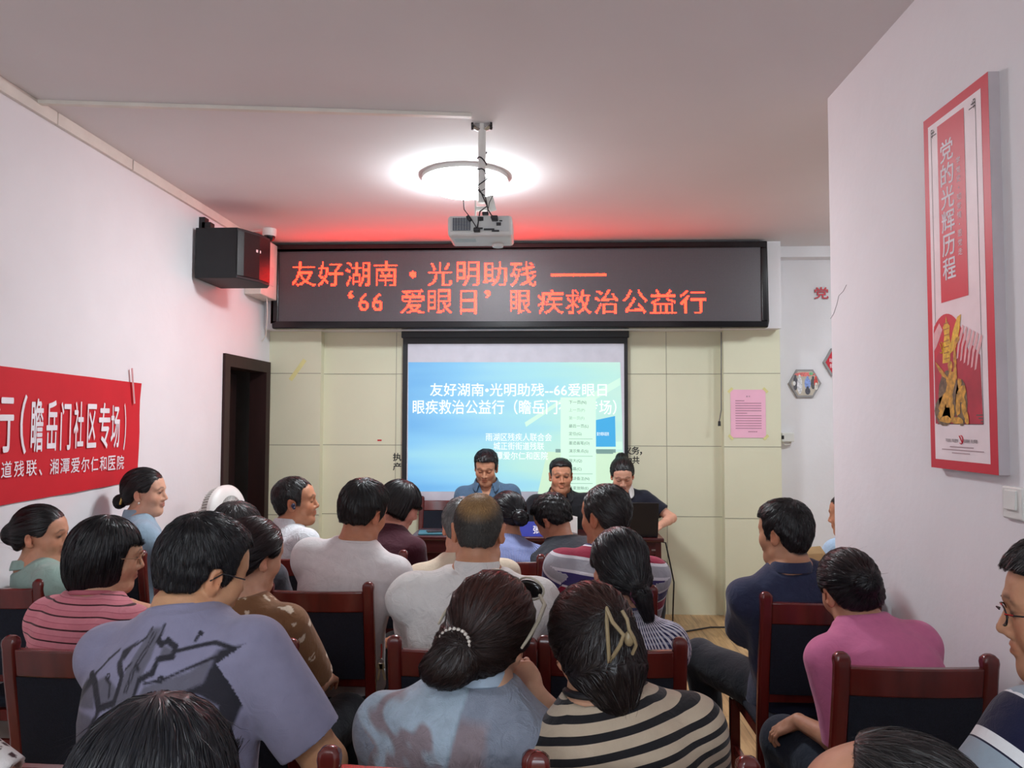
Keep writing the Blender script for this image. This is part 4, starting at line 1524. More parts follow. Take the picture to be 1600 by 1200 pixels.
def ik(S_, W_, l1, l2, pole):
    S_, W_ = np.asarray(S_, float), np.asarray(W_, float)
    d = W_ - S_
    L = np.linalg.norm(d)
    mx_ = (l1 + l2) * .995
    if L > mx_:
        W_ = S_ + d / L * mx_
        d = W_ - S_
        L = mx_
    u = d / L
    a = (l1 * l1 - l2 * l2 + L * L) / (2 * L)
    h = math.sqrt(max(l1 * l1 - a * a, 1e-6))
    p = np.asarray(pole, float)
    p = nrm(p - u * (p @ u))
    return S_ + u * a + p * h, W_


def zlow_fn(pts):
    ys, zs = zip(*pts)
    return lambda Y: np.interp(Y, ys, zs).astype(np.float32)


MALE_LINE = [(-.2, -.058), (-.075, -.058), (-.045, -.05), (-.03, -.03), (-.02, -.01), (-.005, .012), (.008, .0), (.012, -.024), (.030, -.024), (.038, .03), (.050, .068), (.075, .082), (.2, .085)]
FEM_LINE = [(-.2, -.07), (-.07, -.07), (-.04, -.045), (-.02, -.005), (.0, .012), (.034, .008), (.048, .024), (.06, .056), (.08, .078), (.2, .08)]
SKULL = ((0, -.012, .03), (.076, .097, .086))


def add_hand(v, Wp, fd, pn, side, curl, sc=1.0, thumb=.6):
    fd = nrm(fd)
    pn = nrm(np.asarray(pn, float) - fd * (np.asarray(pn, float) @ fd))
    th_ = np.cross(fd, pn) * side
    R = np.stack([th_, fd, pn], 1)
    v.ell(Wp + fd * .048 * sc, np.array([.041, .052, .0155]) * sc, k=.012, R=R)
    v.cap(Wp, Wp + fd * .03 * sc, .024 * sc, .024 * sc, k=.015)
    v.ell(Wp + fd * .035 * sc + th_ * .022 * sc + pn * .006 * sc, np.array([.018, .032, .016]) * sc, k=.01, R=R)
    for i, (off, ln, r_) in enumerate(((.029, .070, .0088), (.0098, .078, .009), (-.0098, .072, .0086), (-.028, .056, .0076))):
        p = Wp + (fd * (.086 - .006 * abs(i - 1)) + th_ * off) * sc
        d = nrm(fd + th_ * off * 2.2)
        ang = 0
        v.cap(p - d * .035 * sc, p, r_ * sc, r_ * sc, k=.008)
        for k, fr in enumerate((.45, .31, .24)):
            ang = math.radians(curl[k] * (1 + .12 * i))
            d = nrm(d * math.cos(ang) + pn * math.sin(ang) - fd * 0) if k == 0 else nrm(d * math.cos(ang) + nrm(pn - d * (pn @ d)) * math.sin(ang))
            q = p + d * ln * fr * sc
            v.cap(p, q, r_ * sc * (1 - .06 * k), r_ * sc * (1 - .06 * (k + 1)), k=.0035)
            p = q
    p = Wp + (fd * .03 + th_ * .034 + pn * .006) * sc
    d = nrm(fd * (1 - thumb * .4) + th_ * thumb + pn * .35)
    q = p + d * .038 * sc
    v.cap(p - d * .02 * sc, q, .0125 * sc, .0105 * sc, k=.008)
    d = nrm(d + fd * .5 + pn * .25)
    v.cap(q, q + d * .03 * sc, .0102 * sc, .0085 * sc, k=.004)


class Person:
    pass


def strands(hv, V, Q, n, seed, dirfn, length, lift, width, segs=5, keep=None, follow=True, jitter=.15, colfn=None, shade=(.6, 1.5)):
    r = np.random.RandomState(seed)
    f = Q[r.randint(0, len(Q), n * 3)]
    w_ = r.dirichlet([1, 1, 1, 1], len(f)).astype(np.float32)
    P = (V[f] * w_[:, :, None]).sum(1)
    if keep is not None:
        P = P[keep(P)]
    P = P[:n]
    n = len(P)
    if n == 0:
        return np.zeros((0, 3)), np.zeros((0, 4), int), np.zeros((0, 3))
    L = length * (.6 + .6 * r.rand(n, 1))
    tip = r.randn(n, 3) * jitter
    pts = [P.copy()]
    N = hv.grad(P)
    sides = []
    ang = r.randn(n, 1) * .5
    for k in range(segs):
        D = dirfn(P)
        D = D - N * (D * N).sum(1, keepdims=True)
        D = D / (np.linalg.norm(D, axis=1, keepdims=True) + 1e-6)
        D = D + N * lift * ((k + 1) / segs) + tip * ((k + 1) / segs)
        D /= np.linalg.norm(D, axis=1, keepdims=True)
        sd = np.cross(D, N)
        sd = sd / (np.linalg.norm(sd, axis=1, keepdims=True) + 1e-6)
        sides.append(sd * np.cos(ang) + N * np.sin(ang))
        P = P + D * L / segs
        if follow:
            s_ = hv.sample(P)[:, None]
            off = np.abs(L) * .12 * lift * (k + 1) / segs
            P = P - N * np.clip(s_ - .0015 - off, -.02, .02)
        N = hv.grad(P)
        pts.append(P.copy())
    sides.append(sides[-1])
    Vs, Qs = [], []
    W_ = width * (.6 + .8 * r.rand(n, 1))
    for k in range(segs + 1):
        wk = W_ * (1 - .85 * (k / segs) ** 2)
        Vs.append(pts[k] - sides[k] * wk / 2)
        Vs.append(pts[k] + sides[k] * wk / 2)
    VV = np.stack(Vs, 1).reshape(-1, 3)
    base = np.arange(n)[:, None] * (2 * (segs + 1))
    for k in range(segs):
        Qs.append(np.concatenate([base + 2 * k, base + 2 * k + 1, base + 2 * k + 3, base + 2 * k + 2], 1))
    c = shade[0] + (shade[1] - shade[0]) * r.rand(n, 1) ** 2 * np.ones((1, 3))
    if colfn is not None:
        c = c * colfn(pts[0], r)
    cc = np.repeat(c, 2 * (segs + 1), 0)
    return VV, np.concatenate(Qs), cc


def hair_volume(kind, hs, h, th, opt):
    """Hair as a distance volume in the head's own frame (unscaled units)."""
    v = Vol((-.19, -.26, -.30), (.19, .16, .19), h / hs)
    sk = SKULL
    if kind == 'short':
        v.ell((0, -.014, .03 + th * .25), np.array(sk[1]) + th, k=.01)
        v.ell((0, -.055, -.035), np.array((.060, .045, .05)) + th * .35, k=.03)
        if opt.get('top'):
            v.ell((0, .0, .075), np.array((.068, .082, .045)) + opt['top'], k=.03)
        if opt.get('quiff'):
            v.ell((0, .068, .085), (.058, .03, .026 + opt['quiff']), k=.03)
        ln = opt.get('line') or MALE_LINE
        zf = zlow_fn(ln)
        v.cutall(lambda X, Y, Z: (zf(Y) + (.0022 * np.sin(X * 150) + .002 * np.sin(X * 340 + 1)) * (Y < -.04) - Z) * .8)
        if opt.get('part'):
            pass
        for s_ in (-1, 1):
            v.ell((s_ * .085, -.008, -.012), (.03, .026, .036), k=.008, mode='s')
            v.ell((s_ * .075, .075, .052), (.026, .03, .022), k=.02, mode='s')
    elif kind == 'bob':
        v.ell((0, -.016, .032), np.array(sk[1]) + th + .006, k=.01)
        v.ell((0, -.03, -.045), (.10 * opt.get('wide', 1), .098, .1), k=.05)
        zb = opt.get('bottom', -.125)
        v.cutall(lambda X, Y, Z: (zb + .25 * np.abs(Y + .02) * 0 - Z) + 0 * X)
        fr = opt.get('front', .045)
        v.cutall(lambda X, Y, Z: np.minimum(Y - fr - .25 * np.maximum(Z, 0), opt.get('fringe', .05) - Z + 0 * Y) + 0 * X)
    elif kind in ('tied', 'long'):
        v.ell((0, -.014, .032), np.array(sk[1]) + th, k=.01)
        v.ell((0, -.052, -.03), np.array((.066, .05, .05)) + th * .5, k=.03)
        zf = zlow_fn(FEM_LINE)
        if kind == 'tied':
            v.cutall(lambda X, Y, Z: (zf(Y) - Z) * .8 + 0 * X)
            for s_ in (-1, 1):
                v.ell((s_ * .088, -.004, -.018), (.026, .024, .034), k=.01, mode='s')
        else:
            v.cutall(lambda X, Y, Z: np.minimum(Y - .05 - .2 * np.maximum(Z, 0), .052 - Z + 0 * Y) + 0 * X)
        for e in opt.get('extra', ()):
            if e[0] == 'ell':
                v.ell(e[1], e[2], k=e[3], R=rot(*e[4]) if len(e) > 4 else None)
            else:
                v.cap(e[1], e[2], e[3], e[4], k=e[5])
    if kind in ('short', 'tied'):
        b = v.blk(v.lo, v.lo + v.h * np.array(v.n))
        v.F += (np.clip(-.0 - b[3], 0, .08) * .16 * (b[2] < .2)).astype(np.float32) * (1 if kind == 'short' else .4)
    # tuft relief
    b = v.blk(v.lo, v.lo + v.h * np.array(v.n))
    X, Y, Z = b[1], b[2], b[3]
    am = opt.get('relief', .003) * .8
    fq = opt.get('rf', 1.0)
    if kind == 'short':
        v.F += am * (np.sin(X * 170 * fq + 3 * np.sin(Y * 60 * fq)) * np.sin(Y * 120 * fq + 2 * np.sin(Z * 70)) * .6 + .4 * np.sin(X * 90 * fq + Z * 130 * fq + 2 * np.sin(Y * 40)))
    else:
        tie = np.asarray(opt.get('tie', (0, -.14, -.02)), float)
        a = np.arctan2(X - tie[0], Z - tie[2] + 0 * Y)
        v.F += am * (.6 * np.sin(a * 26 + 4 * np.sin(Y * 22 + 0 * X)) + .4 * np.sin(a * 57 + Y * 60))
    return v


def person(label, top, depth, seat=None, yaw=0.0, head=(0, 0, 0), sex='m', hs=1.0, w=1.0, skin=(150, 108, 84), hair=None, shirt=None,
           hands=None, pel=None, floor_z=0.0, trousers=None, res=None, bow=.03, legs=True, poles=None, bag=None, cloth_h=None, hand_opt=None, look='', pz=.50, knees=None, twist=0.0, nd=.122, tcfn=None, shd=.0, eyes='shut'):
    near = depth < 2.0
    h = res or (.005 if near else .0065)
    p = Person()
    HT = atY(top[0], top[1], depth)
    H = np.array(HT) - rot(*head) @ np.array((0, -.012, .03)) * hs - np.array((0, 0, (.089 + (hair or {}).get('th', .012)) * hs))
    if pel is None:
        c_ = K[seat]
        yw = c_.rotation_euler.z
        pel = (c_.location.x - .06 * 0, c_.location.y)
        pel = (c_.location.x - math.sin(yw) * .01, c_.location.y + math.cos(yw) * .01)
    root = thing('person', label, 'person', (pel[0], pel[1], 0), math.radians(yaw), 'people in the room')
    Ry = rot(-yaw)
    H = Ry @ (H - np.array((pel[0], pel[1], 0)))
    Rh = rot(head[0] - yaw, head[1], head[2])
    fem = sex == 'f'
    P0 = np.array((0, 0, pz))
    Rn = rot((head[0] - yaw) * .4, head[1] * .45, head[2] * .5)
    N0 = H + Rn @ np.array((0, -.035, -nd)) * hs
    u = nrm(N0 - P0)
    L = float(np.linalg.norm(N0 - P0))
    rt0 = np.array((math.cos(math.radians(twist)), math.sin(math.radians(twist)), 0))
    sx = nrm(rt0 - u * (rt0 @ u))
    fy = np.cross(u, sx)
    ws = w * (.9 if fem else 1.0)
    T = np.array([-.14, 0, .18, .42, .68, .84, .92, 1.0, 1.06])
    if fem:
        A = np.array([.16, .185, .165, .138, .158, .155, .108, .066, .052])
        B = np.array([.11, .13, .115, .1, .112, .098, .078, .06, .05])
    else:
        A = np.array([.15, .175, .165, .158, .178, .172, .118, .072, .056])
        B = np.array([.11, .125, .12, .115, .122, .108, .085, .066, .056])
    A, B = A * w, B * (.5 + .5 * w)

    def torso(v, inf, k=.03, t0=-.14, t1=1.06, flare=0.0, clipz=None):
        def fn(X, Y, Z):
            x, y, z = X - P0[0], Y - P0[1], Z - P0[2]
            zl = x * u[0] + y * u[1] + z * u[2]
            xs = x * sx[0] + y * sx[1] + z * sx[2]
            yf = x * fy[0] + y * fy[1] + z * fy[2]
            t = np.clip(zl / L, t0, t1)
            a = np.interp(t, T, A).astype(np.float32) + inf + flare * np.clip(.5 - t, 0, 1)
            b = np.interp(t, T, B).astype(np.float32) + inf + flare * np.clip(.5 - t, 0, 1)
            yy = yf + bow * np.sin(np.pi * np.clip(t, 0, 1)).astype(np.float32)
            q = np.abs(xs / a) ** 2.3 + np.abs(yy / b) ** 2.3
            k0 = q ** (1 / 2.3)
            d2 = (k0 - 1) * (a * b) / np.sqrt((a * yy / (k0 * b + 1e-6)) ** 2 * 1 + (b * xs / (k0 * a + 1e-6)) ** 2 + 1e-9) * (1 / 1.0)
            d2 = np.maximum(d2 * .9, (k0 - 1) * np.minimum(a, b))
            dz = np.maximum(np.maximum(t0 * L - zl, zl - t1 * L), 0)
            return np.where(dz > 0, np.hypot(np.maximum(d2, 0), dz), d2)
        c = P0 + u * L / 2
        v.apply(fn, c - L * .75 - .1, c + L * .75 + .1, k)

    tsh = .885
    sh = {}
    shw = (.158 if fem else .178) * w
    for s_ in (-1, 1):
        sh[s_] = P0 + u * (L * 1.0 - .095 - shd) + sx * s_ * shw - fy * bow * .4
    l1, l2 = (.26, .235) if fem else (.29, .25)
    hd = hands or {}
    arm = {}
    for s_, nm in ((-1, 'l'), (1, 'r')):
        tgt = np.asarray(hd.get(nm, (s_ * .10, .34, .165)), float)
        if len(tgt) == 4:
            tgt = Ry @ (tgt[:3] - np.array((pel[0], pel[1], 0)))
        else:
            tgt = np.array((tgt[0], tgt[1], tgt[2] + .50))
        pol = (poles or {}).get(nm, (s_ * .45, -.5, -.6))
        E_, W_ = ik(sh[s_], tgt, l1, l2, pol)
        arm[s_] = (sh[s_], E_, W_)
    ra = (.047, .036, .026) if fem else (.054, .042, .03)
    ra = [x * (.5 + .5 * w) for x in ra]

    # --- legs
    lg = {}
    for i, s_ in enumerate((-1, 1)):
        hipj = P0 + np.array((s_ * .092, .02, -.01))
        kn = np.array((s_ * .13, .44, .50)) if not knees else np.array(knees[i][0])
        an = np.array((s_ * .12, .40, .09)) if not knees else np.array(knees[i][1])
        lg[s_] = (hipj, kn, an)

    # --- bounds
    pts = [P0, N0, H] + [q for s_ in (-1, 1) for q in arm[s_]]
    if legs:
        pts += [q for s_ in (-1, 1) for q in lg[s_]] + [lg[s_][2] + np.array((0, .2, -.09)) for s_ in (-1, 1)]
    pts = np.array(pts)
    lo, hi = pts.min(0) - .27, pts.max(0) + .27
    lo[2] = max(lo[2], -.02)
    v = Vol(lo, hi, h)
    torso(v, 0.0)
    for s_ in (-1, 1):
        S_, E_, W_ = arm[s_]
        v.cap(N0 - u * .035 + sx * s_ * .02, S_ + u * .0, .036 * w, ra[0] * .95, k=.05)
        v.cap(S_, E_, ra[0], ra[1], k=.03)
        mid = E_ + (W_ - E_) * .3
        v.cap(E_, mid, ra[1], ra[1] * .98, k=.015)
        v.cap(mid, W_, ra[1] * .98, ra[2], k=.015)
        fd = nrm(W_ - E_)
        ho = (hand_opt or {}).get('l' if s_ < 0 else 'r', {})
        fdh = nrm(np.asarray(ho.get('dir', fd), float))
        add_hand(v, W_ + fd * .012, fdh, ho.get('palm', (-s_ * .25, .0, -1)), s_, ho.get('curl', (18, 28, 22)), .9 if fem else 1.0, ho.get('thumb', .6))
        if legs:
            a_, b_, c_ = lg[s_]
            v.cap(a_, b_, .082 * ws, .058, k=.04)
            v.cap(b_, b_ + (c_ - b_) * .3, .055, .056, k=.03)
            v.cap(b_ + (c_ - b_) * .3, c_, .056, .037, k=.03)
            v.cap(c_ + np.array((0, -.02, -.04)), c_ + np.array((0, .13, -.06)), .034, .03, k=.03)
    # neck and head
    hp = lambda *q: H + Rh @ (np.array(q) * hs)
    rn = (.049, .046) if fem else (.06, .055)
    v.cap(N0 - u * .03, hp(0, -.022, -.055), rn[0] * hs, rn[1] * hs, k=.035)
    hl = lambda c, r, k=.02, mode='u', R=None: v.ell(hp(*c), np.array(r) * hs, k=k, mode=mode, R=Rh if R is None else Rh @ R)
    hc = lambda a, b, ra_, rb_, k=.01, mode='u': v.cap(hp(*a), hp(*b), ra_ * hs, rb_ * hs, k=k, mode=mode)
    jw = .9 if fem else 1.0
    hl(SKULL[0], SKULL[1], k=.02)
    hl((0, .03, -.035), (.060 * jw, .062, .083), k=.03)
    hl((0, .045, .045), (.062, .045, .045), k=.03)
    hc((0, .070, -.098), (0, .072, -.1), .02 * jw, .02 * jw, k=.03)
    for s_ in (-1, 1):
        hc((s_ * .047 * jw, .012, -.07), (s_ * .02, .06, -.096), .021 * jw, .018, k=.03)
        hl((s_ * .044, .056, -.026), (.022, .021, .024), k=.035)
        hl((s_ * .031, .100, .007), (.016, .011, .008), k=.014, mode='s')
        hl((s_ * .031, .077, .005), (.0145, .0145, .0125), k=.004)
        hc((s_ * .012, .092, .026), (s_ * .046, .074, .026), .008, .006, k=.018)
    hc((0, .090, .012), (0, .108, -.028), .0065, .0105, k=.012)
    for s_ in (-1, 1):
        hc((s_ * .011, .098, -.034), (s_ * .013, .092, -.036), .0085, .008, k=.007)
    hc((0, .070, -.074), (0, .070, -.096), .017, .018, k=.02)
    hl((0, .090, -.055), (.022, .012, .008), k=.010)
    hl((0, .091, -.0655), (.020, .012, .0075), k=.008)
    hc((-.02, .1, -.0605), (.02, .1, -.0605), .0022, .0022, k=.004, mode='s')
    for s_ in (-1, 1):
        RE = rot(-s_ * 28, 0, s_ * 8)
        hl((s_ * .080, -.012, -.008), (.009, .019, .033), k=.008, R=RE)
        hl((s_ * .088, -.006, -.004), (.006, .011, .019), k=.005, mode='s', R=RE)
        hc((s_ * .074, .0, -.03), (s_ * .074, .0, -.034), .008, .007, k=.006)
    V, Q = v.mesh()
    # colours of the skin
    base = np.array(srgb(*skin))
    col = np.tile(base, (len(V), 1))
    lh = ((V - H) @ Rh) / hs
    x, y, z = np.abs(lh[:, 0]), lh[:, 1], lh[:, 2]
    inhead = (np.linalg.norm(lh, axis=1) < .2)

    def paint(mask, c, a=1.0):
        m_ = np.clip(mask, 0, 1)[:, None] * inhead[:, None] * a
        col[:] = col * (1 - m_) + np.array(c) * m_
    hcx = np.array(hair['c']) if hair else np.array((.01, .008, .008))
    ear = np.exp(-(((x - .082) / .016) ** 2 + ((y + .01) / .028) ** 2 + ((z + .008) / .034) ** 2))
    paint(ear * .8, base * np.array((1.12, .86, .82)))
    paint(np.exp(-(((x - .045) / .022) ** 2 + ((z + .022) / .02) ** 2)) * (y > .04), base * np.array((1.08, .88, .84)), .6)
    paint(np.exp(-((np.maximum(x - .016, 0) / .008) ** 4 + ((z + .059) / .0095) ** 4)) * (y > .082), base * np.array((.92, .62, .58)) if not fem else np.array(srgb(168, 92, 88)), .75)
    paint(np.exp(-((np.maximum(x - .018, 0) / .006) ** 4 + ((z + .0605) / .002) ** 2)) * (y > .08), base * .4, .5)
    bz = .0265 + .006 * (1 - ((x - .03) / .02) ** 2) - .004 * (x > .04)
    paint(np.exp(-(((x - .032) / .0175) ** 4 + ((z - bz) / (.0034 if fem else .0046)) ** 2)) * (y > .05), np.maximum(hcx, .01) + base * .08, .8)
    lz = .002 - .005 * (1 - ((x - .031) / .016) ** 2)
    if eyes == 'open':
        paint(np.exp(-(((x - .031) / .0145) ** 4 + ((z - .005) / .0062) ** 4)) * (y > .06), (.02, .014, .012), .95)
    paint((eyes != 'open') * np.exp(-(((x - .031) / .0165) ** 6 + ((z - lz) / .0027) ** 2)) * (y > .06), (.015, .01, .009), .9)
    paint(np.exp(-(((x - .0075) / .004) ** 2 + ((z + .0415) / .003) ** 2)) * (y > .09), base * .3, .4)
    zf = zlow_fn((hair or {}).get('line') or (MALE_LINE if not fem else FEM_LINE))
    if hair and hair.get('kind') != 'none':
        sc_ = np.clip((z - zf(y) - .002) / .01, 0, 1) * (y < .085)
        sc_ = sc_ * (ear < .25)
        paint(sc_, hair.get('scalp', hcx * 1.2 + .004))
    if not fem:
        paint(np.clip(1 - np.abs(z + .085) / .045, 0, 1) * (y > .015) * (x < .07), base * np.array((.85, .86, .87)), .25)
    bo = np_mesh('body', V, Q, [SKIN], root, {'col': col})

    # --- hair
    if hair and hair.get('kind') != 'none':
        opt = dict(hair)
        hh = (.0045 if near else .006)
        hv = hair_volume(opt['kind'], hs, hh, opt.get('th', .014), opt)
        HV, HQ = hv.mesh()
        hcol = np.full((len(HV), 3), .75)
        kind = opt['kind']
        crown = np.array(opt.get('crown', (.012, -.065, .12)))
        tie = np.array(opt.get('tie', (0, -.14, -.02)))
        if kind == 'short':
            cm_ = np.array(opt.get('comb', (0, .35, -.5)))

            def dirfn(P):
                d = P - crown
                d /= np.linalg.norm(d, axis=1, keepdims=True) + 1e-6
                return d + cm_ * .5
        elif kind == 'bob':
            def dirfn(P):
                d = (P - np.array((0, -.02, .13)))
                d = d / (np.linalg.norm(d, axis=1, keepdims=True) + 1e-6)
                return d * .6 + np.array((0, 0, -1.0)) * np.clip(1.1 - (P[:, 2:3] + .02) * 9, .2, 1)
        else:
            fall = opt.get('fall')

            def dirfn(P):
                d = tie - P
                l_ = np.linalg.norm(d, axis=1, keepdims=True) + 1e-6
                d = d / l_
                if fall is not None:
                    k_ = np.clip((opt.get('fall_z', -.06) - P[:, 2:3]) / .03, 0, 1)
                    d = d * (1 - k_) + np.asarray(fall, float) * k_
                return d
        n_ = int(opt.get('n', 5200 if near else 1700) * (1.7 if near else 1.5))
        ln_ = opt.get('len', .03 if kind == 'short' else .07)
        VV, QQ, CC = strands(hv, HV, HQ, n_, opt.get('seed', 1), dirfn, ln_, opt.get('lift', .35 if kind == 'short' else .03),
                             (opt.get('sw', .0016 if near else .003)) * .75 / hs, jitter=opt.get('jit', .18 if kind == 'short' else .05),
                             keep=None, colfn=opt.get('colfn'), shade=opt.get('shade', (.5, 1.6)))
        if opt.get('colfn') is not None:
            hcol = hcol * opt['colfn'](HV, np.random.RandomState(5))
        parts_v, parts_q, parts_c = [HV, VV], [HQ, QQ + len(HV)], [hcol, CC]
        if opt.get('fly', 30 if near else 0):
            V3, Q3, C3 = strands(hv, HV, HQ, int(opt.get('fly', 30) * .6), 9, dirfn, ln_ * .75, .7, .0006, jitter=.3, follow=False)
            parts_v.append(V3)
            parts_q.append(Q3 + len(HV) + len(VV))
            parts_c.append(C3)
        HVV = np.concatenate(parts_v) * hs @ Rh.T + H
        ho_ = np_mesh('hair', HVV, np.concatenate(parts_q), [hair_mat(opt['c'], opt.get('rough', .36))], root, {'col': np.concatenate(parts_c)})
    # --- shirt
    sp = dict(shirt or {})
    inf = sp.get('inf', .013)
    ch = cloth_h or (.006 if near else .008)
    vs = Vol(lo, hi, ch)
    t0 = sp.get('t0', -.10)
    torso(vs, inf, t0=t0, t1=1.0 + sp.get('rise', 0.0), flare=sp.get('flare', .02))
    sl = sp.get('sleeve', .62)
    info = {}
    for s_ in (-1, 1):
        S_, E_, W_ = arm[s_]
        vs.cap(N0 - u * .04 + sx * s_ * .02, S_, .034 * w, ra[0] * .98, k=.045, inf=inf)
        ease = sp.get('ease', .016)
        if sl <= 1:
            end = S_ + (E_ - S_) * sl
            ax = nrm(E_ - S_)
            vs.cap(S_, end + ax * .03, ra[0] + ease, ra[0] + (ra[1] - ra[0]) * sl + ease + .005, k=.022, cut=(end, ax))
        else:
            vs.cap(S_, E_, ra[0] + ease, ra[1] + ease, k=.022)
            end = E_ + (W_ - E_) * (sl - 1)
            ax = nrm(W_ - E_)
            vs.cap(E_, end + ax * .03, ra[1] + ease, ra[1] + (ra[2] - ra[1]) * (sl - 1) + ease, k=.015, cut=(end, ax))
        rr = (ra[0] + (ra[1] - ra[0]) * sl) if sl <= 1 else ra[1] + (ra[2] - ra[1]) * (sl - 1)
        vs.cap(end - ax * .02, end + ax * .03, rr + ease * .55, rr + ease * .65, k=.004, mode='s')
        info[s_] = (S_, end)
    nu = nrm(nrm(hp(0, -.022, -.055) - N0) + u * .6)
    if sp.get('collar') == 'crew' and not sp.get('scoop'):
        rc_ = rn[0] * hs + .015
        vs.cap(N0 - u * .03, N0 + nu * .04, rc_ + .004, rc_, k=.03, cut=(N0 + nu * .010, nu))
    # V or scoop neckline
    if sp.get('scoop'):
        vs.cap(N0 + u * .0, H, sp['scoop'], sp['scoop'], k=.012, mode='s')
    if sp.get('vneck'):
        vs.cap(N0 + fy * .07 - u * .01, N0 + fy * .115 - u * .13, .045, .008, k=.006, mode='s')
    SV, SQ = vs.mesh()
    SN = normals_of(SV, SQ)
    zl = (SV - P0) @ u
    tt = np.clip(zl / L, 0, 1)
    env = np.clip((1.0 - tt) * 7, .15, 1)
    SV = SV + SN * (folds(SV, sp.get('seed', 3), 1.7 * sp.get('fold', .0035), sp.get('ff', 26)) * env)[:, None]
    xs = (SV - P0) @ sx
    yf = (SV - P0) @ fy + bow * np.sin(np.pi * tt)
    zz = zl + .6 * np.maximum(0, yf + np.interp(tt, T, B) * .8) * np.clip((tt - .8) * 8, 0, 1) * np.clip(SN @ u, 0, 1) * np.clip(1.6 - np.abs(xs) / .1, 0, 1)
    uu_ = np.arctan2(xs, -yf) * .17
    tcv = np.stack([uu_, zz, np.zeros(len(SV))], 1)
    for s_ in (-1, 1):
        S_, E_, W_ = arm[s_]
        ax = nrm(E_ - S_)
        la = (SV - S_) @ ax
        da = np.linalg.norm(SV - S_ - np.clip(la, 0, 1)[:, None] * ax, axis=1)
        da2 = 1.0
        if sl > 1:
            ax2 = nrm(W_ - E_)
            lb = (SV - E_) @ ax2
            db = np.linalg.norm(SV - E_ - np.clip(lb, 0, 1)[:, None] * ax2, axis=1)
            use2 = (db < ra[1] + .035) & (lb > 0)
        ta = np.interp(tt, T, A)
        tb_ = np.interp(tt, T, B) + inf
        dt_ = (np.sqrt((xs / (ta + inf)) ** 2 + (yf / tb_) ** 2) - 1) * np.minimum(ta + inf, tb_)
        m_ = (la > -.03) & (da - ra[0] - ease < dt_ - .002) & (xs * s_ > shw * .8)
        if sl > 1:
            la = np.where(use2, l1 + lb, la)
            m_ = m_ | use2
        e1 = np.cross(ax, fy)
        e2 = np.cross(ax, e1)
        an_ = np.arctan2((SV - S_) @ e2, (SV - S_) @ e1)
        tcv[m_, 0] = an_[m_] * .06 + (0 if sp.get('sleeve_u') is None else sp['sleeve_u'])
        tcv[m_, 1] = zz[m_] if sp.get('cont') else (float((sh[1] - P0) @ u) + .02) - la[m_]
        tcv[m_, 2] = s_
    if tcfn is not None:
        tcv = tcfn(tcv, L)
    at = {'tc': tcv}
    if sp.get('paint'):
        at['col'] = sp['paint'](tcv, SV, float(L))
    so = np_mesh('shirt', SV, SQ, [sp['mat']], root, at)
    p.__dict__.update(root=root, H=H, Rh=Rh, hs=hs, N0=N0, u=u, sx=sx, fy=fy, arm=arm, ra=ra, L=L, P0=P0, hp=hp, shirt=so, lg=lg, bow=bow)
    # neckband or collar
    cm_ = sp.get('collar_mat', sp['mat'])
    nu = nrm(nrm(hp(0, -.022, -.055) - N0) + u * .6)
    nx = nrm(sx - nu * (sx @ nu))
    ny = np.cross(nu, nx)
    cr_ = (.058 if fem else .068) * hs * sp.get('cs', 1)
    N0_ = N0
    N0 = N0 + nu * sp.get('cz', 0)
    kind = sp.get('collar')
    if kind in ('polo', 'shirt', 'stand'):
        prof = {'polo': [(1.0, -.012), (.97, .02), (1.0, .027), (1.09, .018), (1.24, -.016)], 'shirt': [(1.0, -.012), (.96, .026), (.99, .036), (1.08, .024), (1.2, -.016)],
                'stand': [(1.03, -.012), (1.0, .01), (1.0, .022), (1.05, .02), (1.1, -.01)]}[kind]
        gap = sp.get('gap', 18)
        n = 48
        VV, FF = [], []
        for i in range(n + 1):
            a = math.radians(gap + (360 - 2 * gap) * i / n)
            dr_ = np.array(nx) * math.sin(a) + np.array(ny) * math.cos(a)
            fr = max(0, math.cos(a))
            for (r_, z_) in prof:
                lw_k = {-.016: 1.0, .018: .5, .024: .5, -.01: .6, .02: .3}.get(z_, 0) if kind != 'stand' else 0
                fq = max(0, math.cos(a) - .25) / .75
                VV.append(N0 - fy * bow * .1 + dr_ * cr_ * (r_ + .28 * fq * lw_k) * (1 + .22 * fr) + nu * (z_ * hs - .02 * fr - .034 * fq * lw_k))
        m_ = len(prof)
        for i in range(n):
            for j in range(m_ - 1):
                FF.append((i * m_ + j, (i + 1) * m_ + j, (i + 1) * m_ + j + 1, i * m_ + j + 1))
        co = MB().add([Vector(q) for q in VV], FF).build('collar', cm_, root, smooth=True)
        so_ = co.modifiers.new('thick', 'SOLIDIFY')
        so_.thickness = .003
        sb_ = co.modifiers.new('sub', 'SUBSURF')
        sb_.levels = sb_.render_levels = 1
        at_ = co.data.attributes.new('tc', 'FLOAT_VECTOR', 'POINT')
        at_.data.foreach_set('vector', np.tile(np.array((0, sp.get('collar_v', .9), 0), np.float32), len(co.data.vertices)))
    elif kind == 'crew':
        pts_ = []
        for i in range(40):
            a = 2 * PI * i / 40
            dr_ = np.array(nx) * math.sin(a) + np.array(ny) * math.cos(a)
            fr = max(0, math.cos(a))
            if sp.get('scoop'):
                pts_.append(N0 + u * .004 + dr_ * cr_ * sp.get('cw', 1.07) * (1 + .10 * fr) - nu * .02 * fr)
            else:
                pts_.append(N0 + nu * .009 + dr_ * (rn[0] * hs + .0125))
        co = MB().tube(pts_, .008 if sp.get('scoop') else .006, 8, closed=True).build('collar', cm_, root, smooth=True)
        at_ = co.data.attributes.new('tc', 'FLOAT_VECTOR', 'POINT')
        at_.data.foreach_set('vector', np.tile(np.array((0, sp.get('collar_v', .9), 0), np.float32), len(co.data.vertices)))
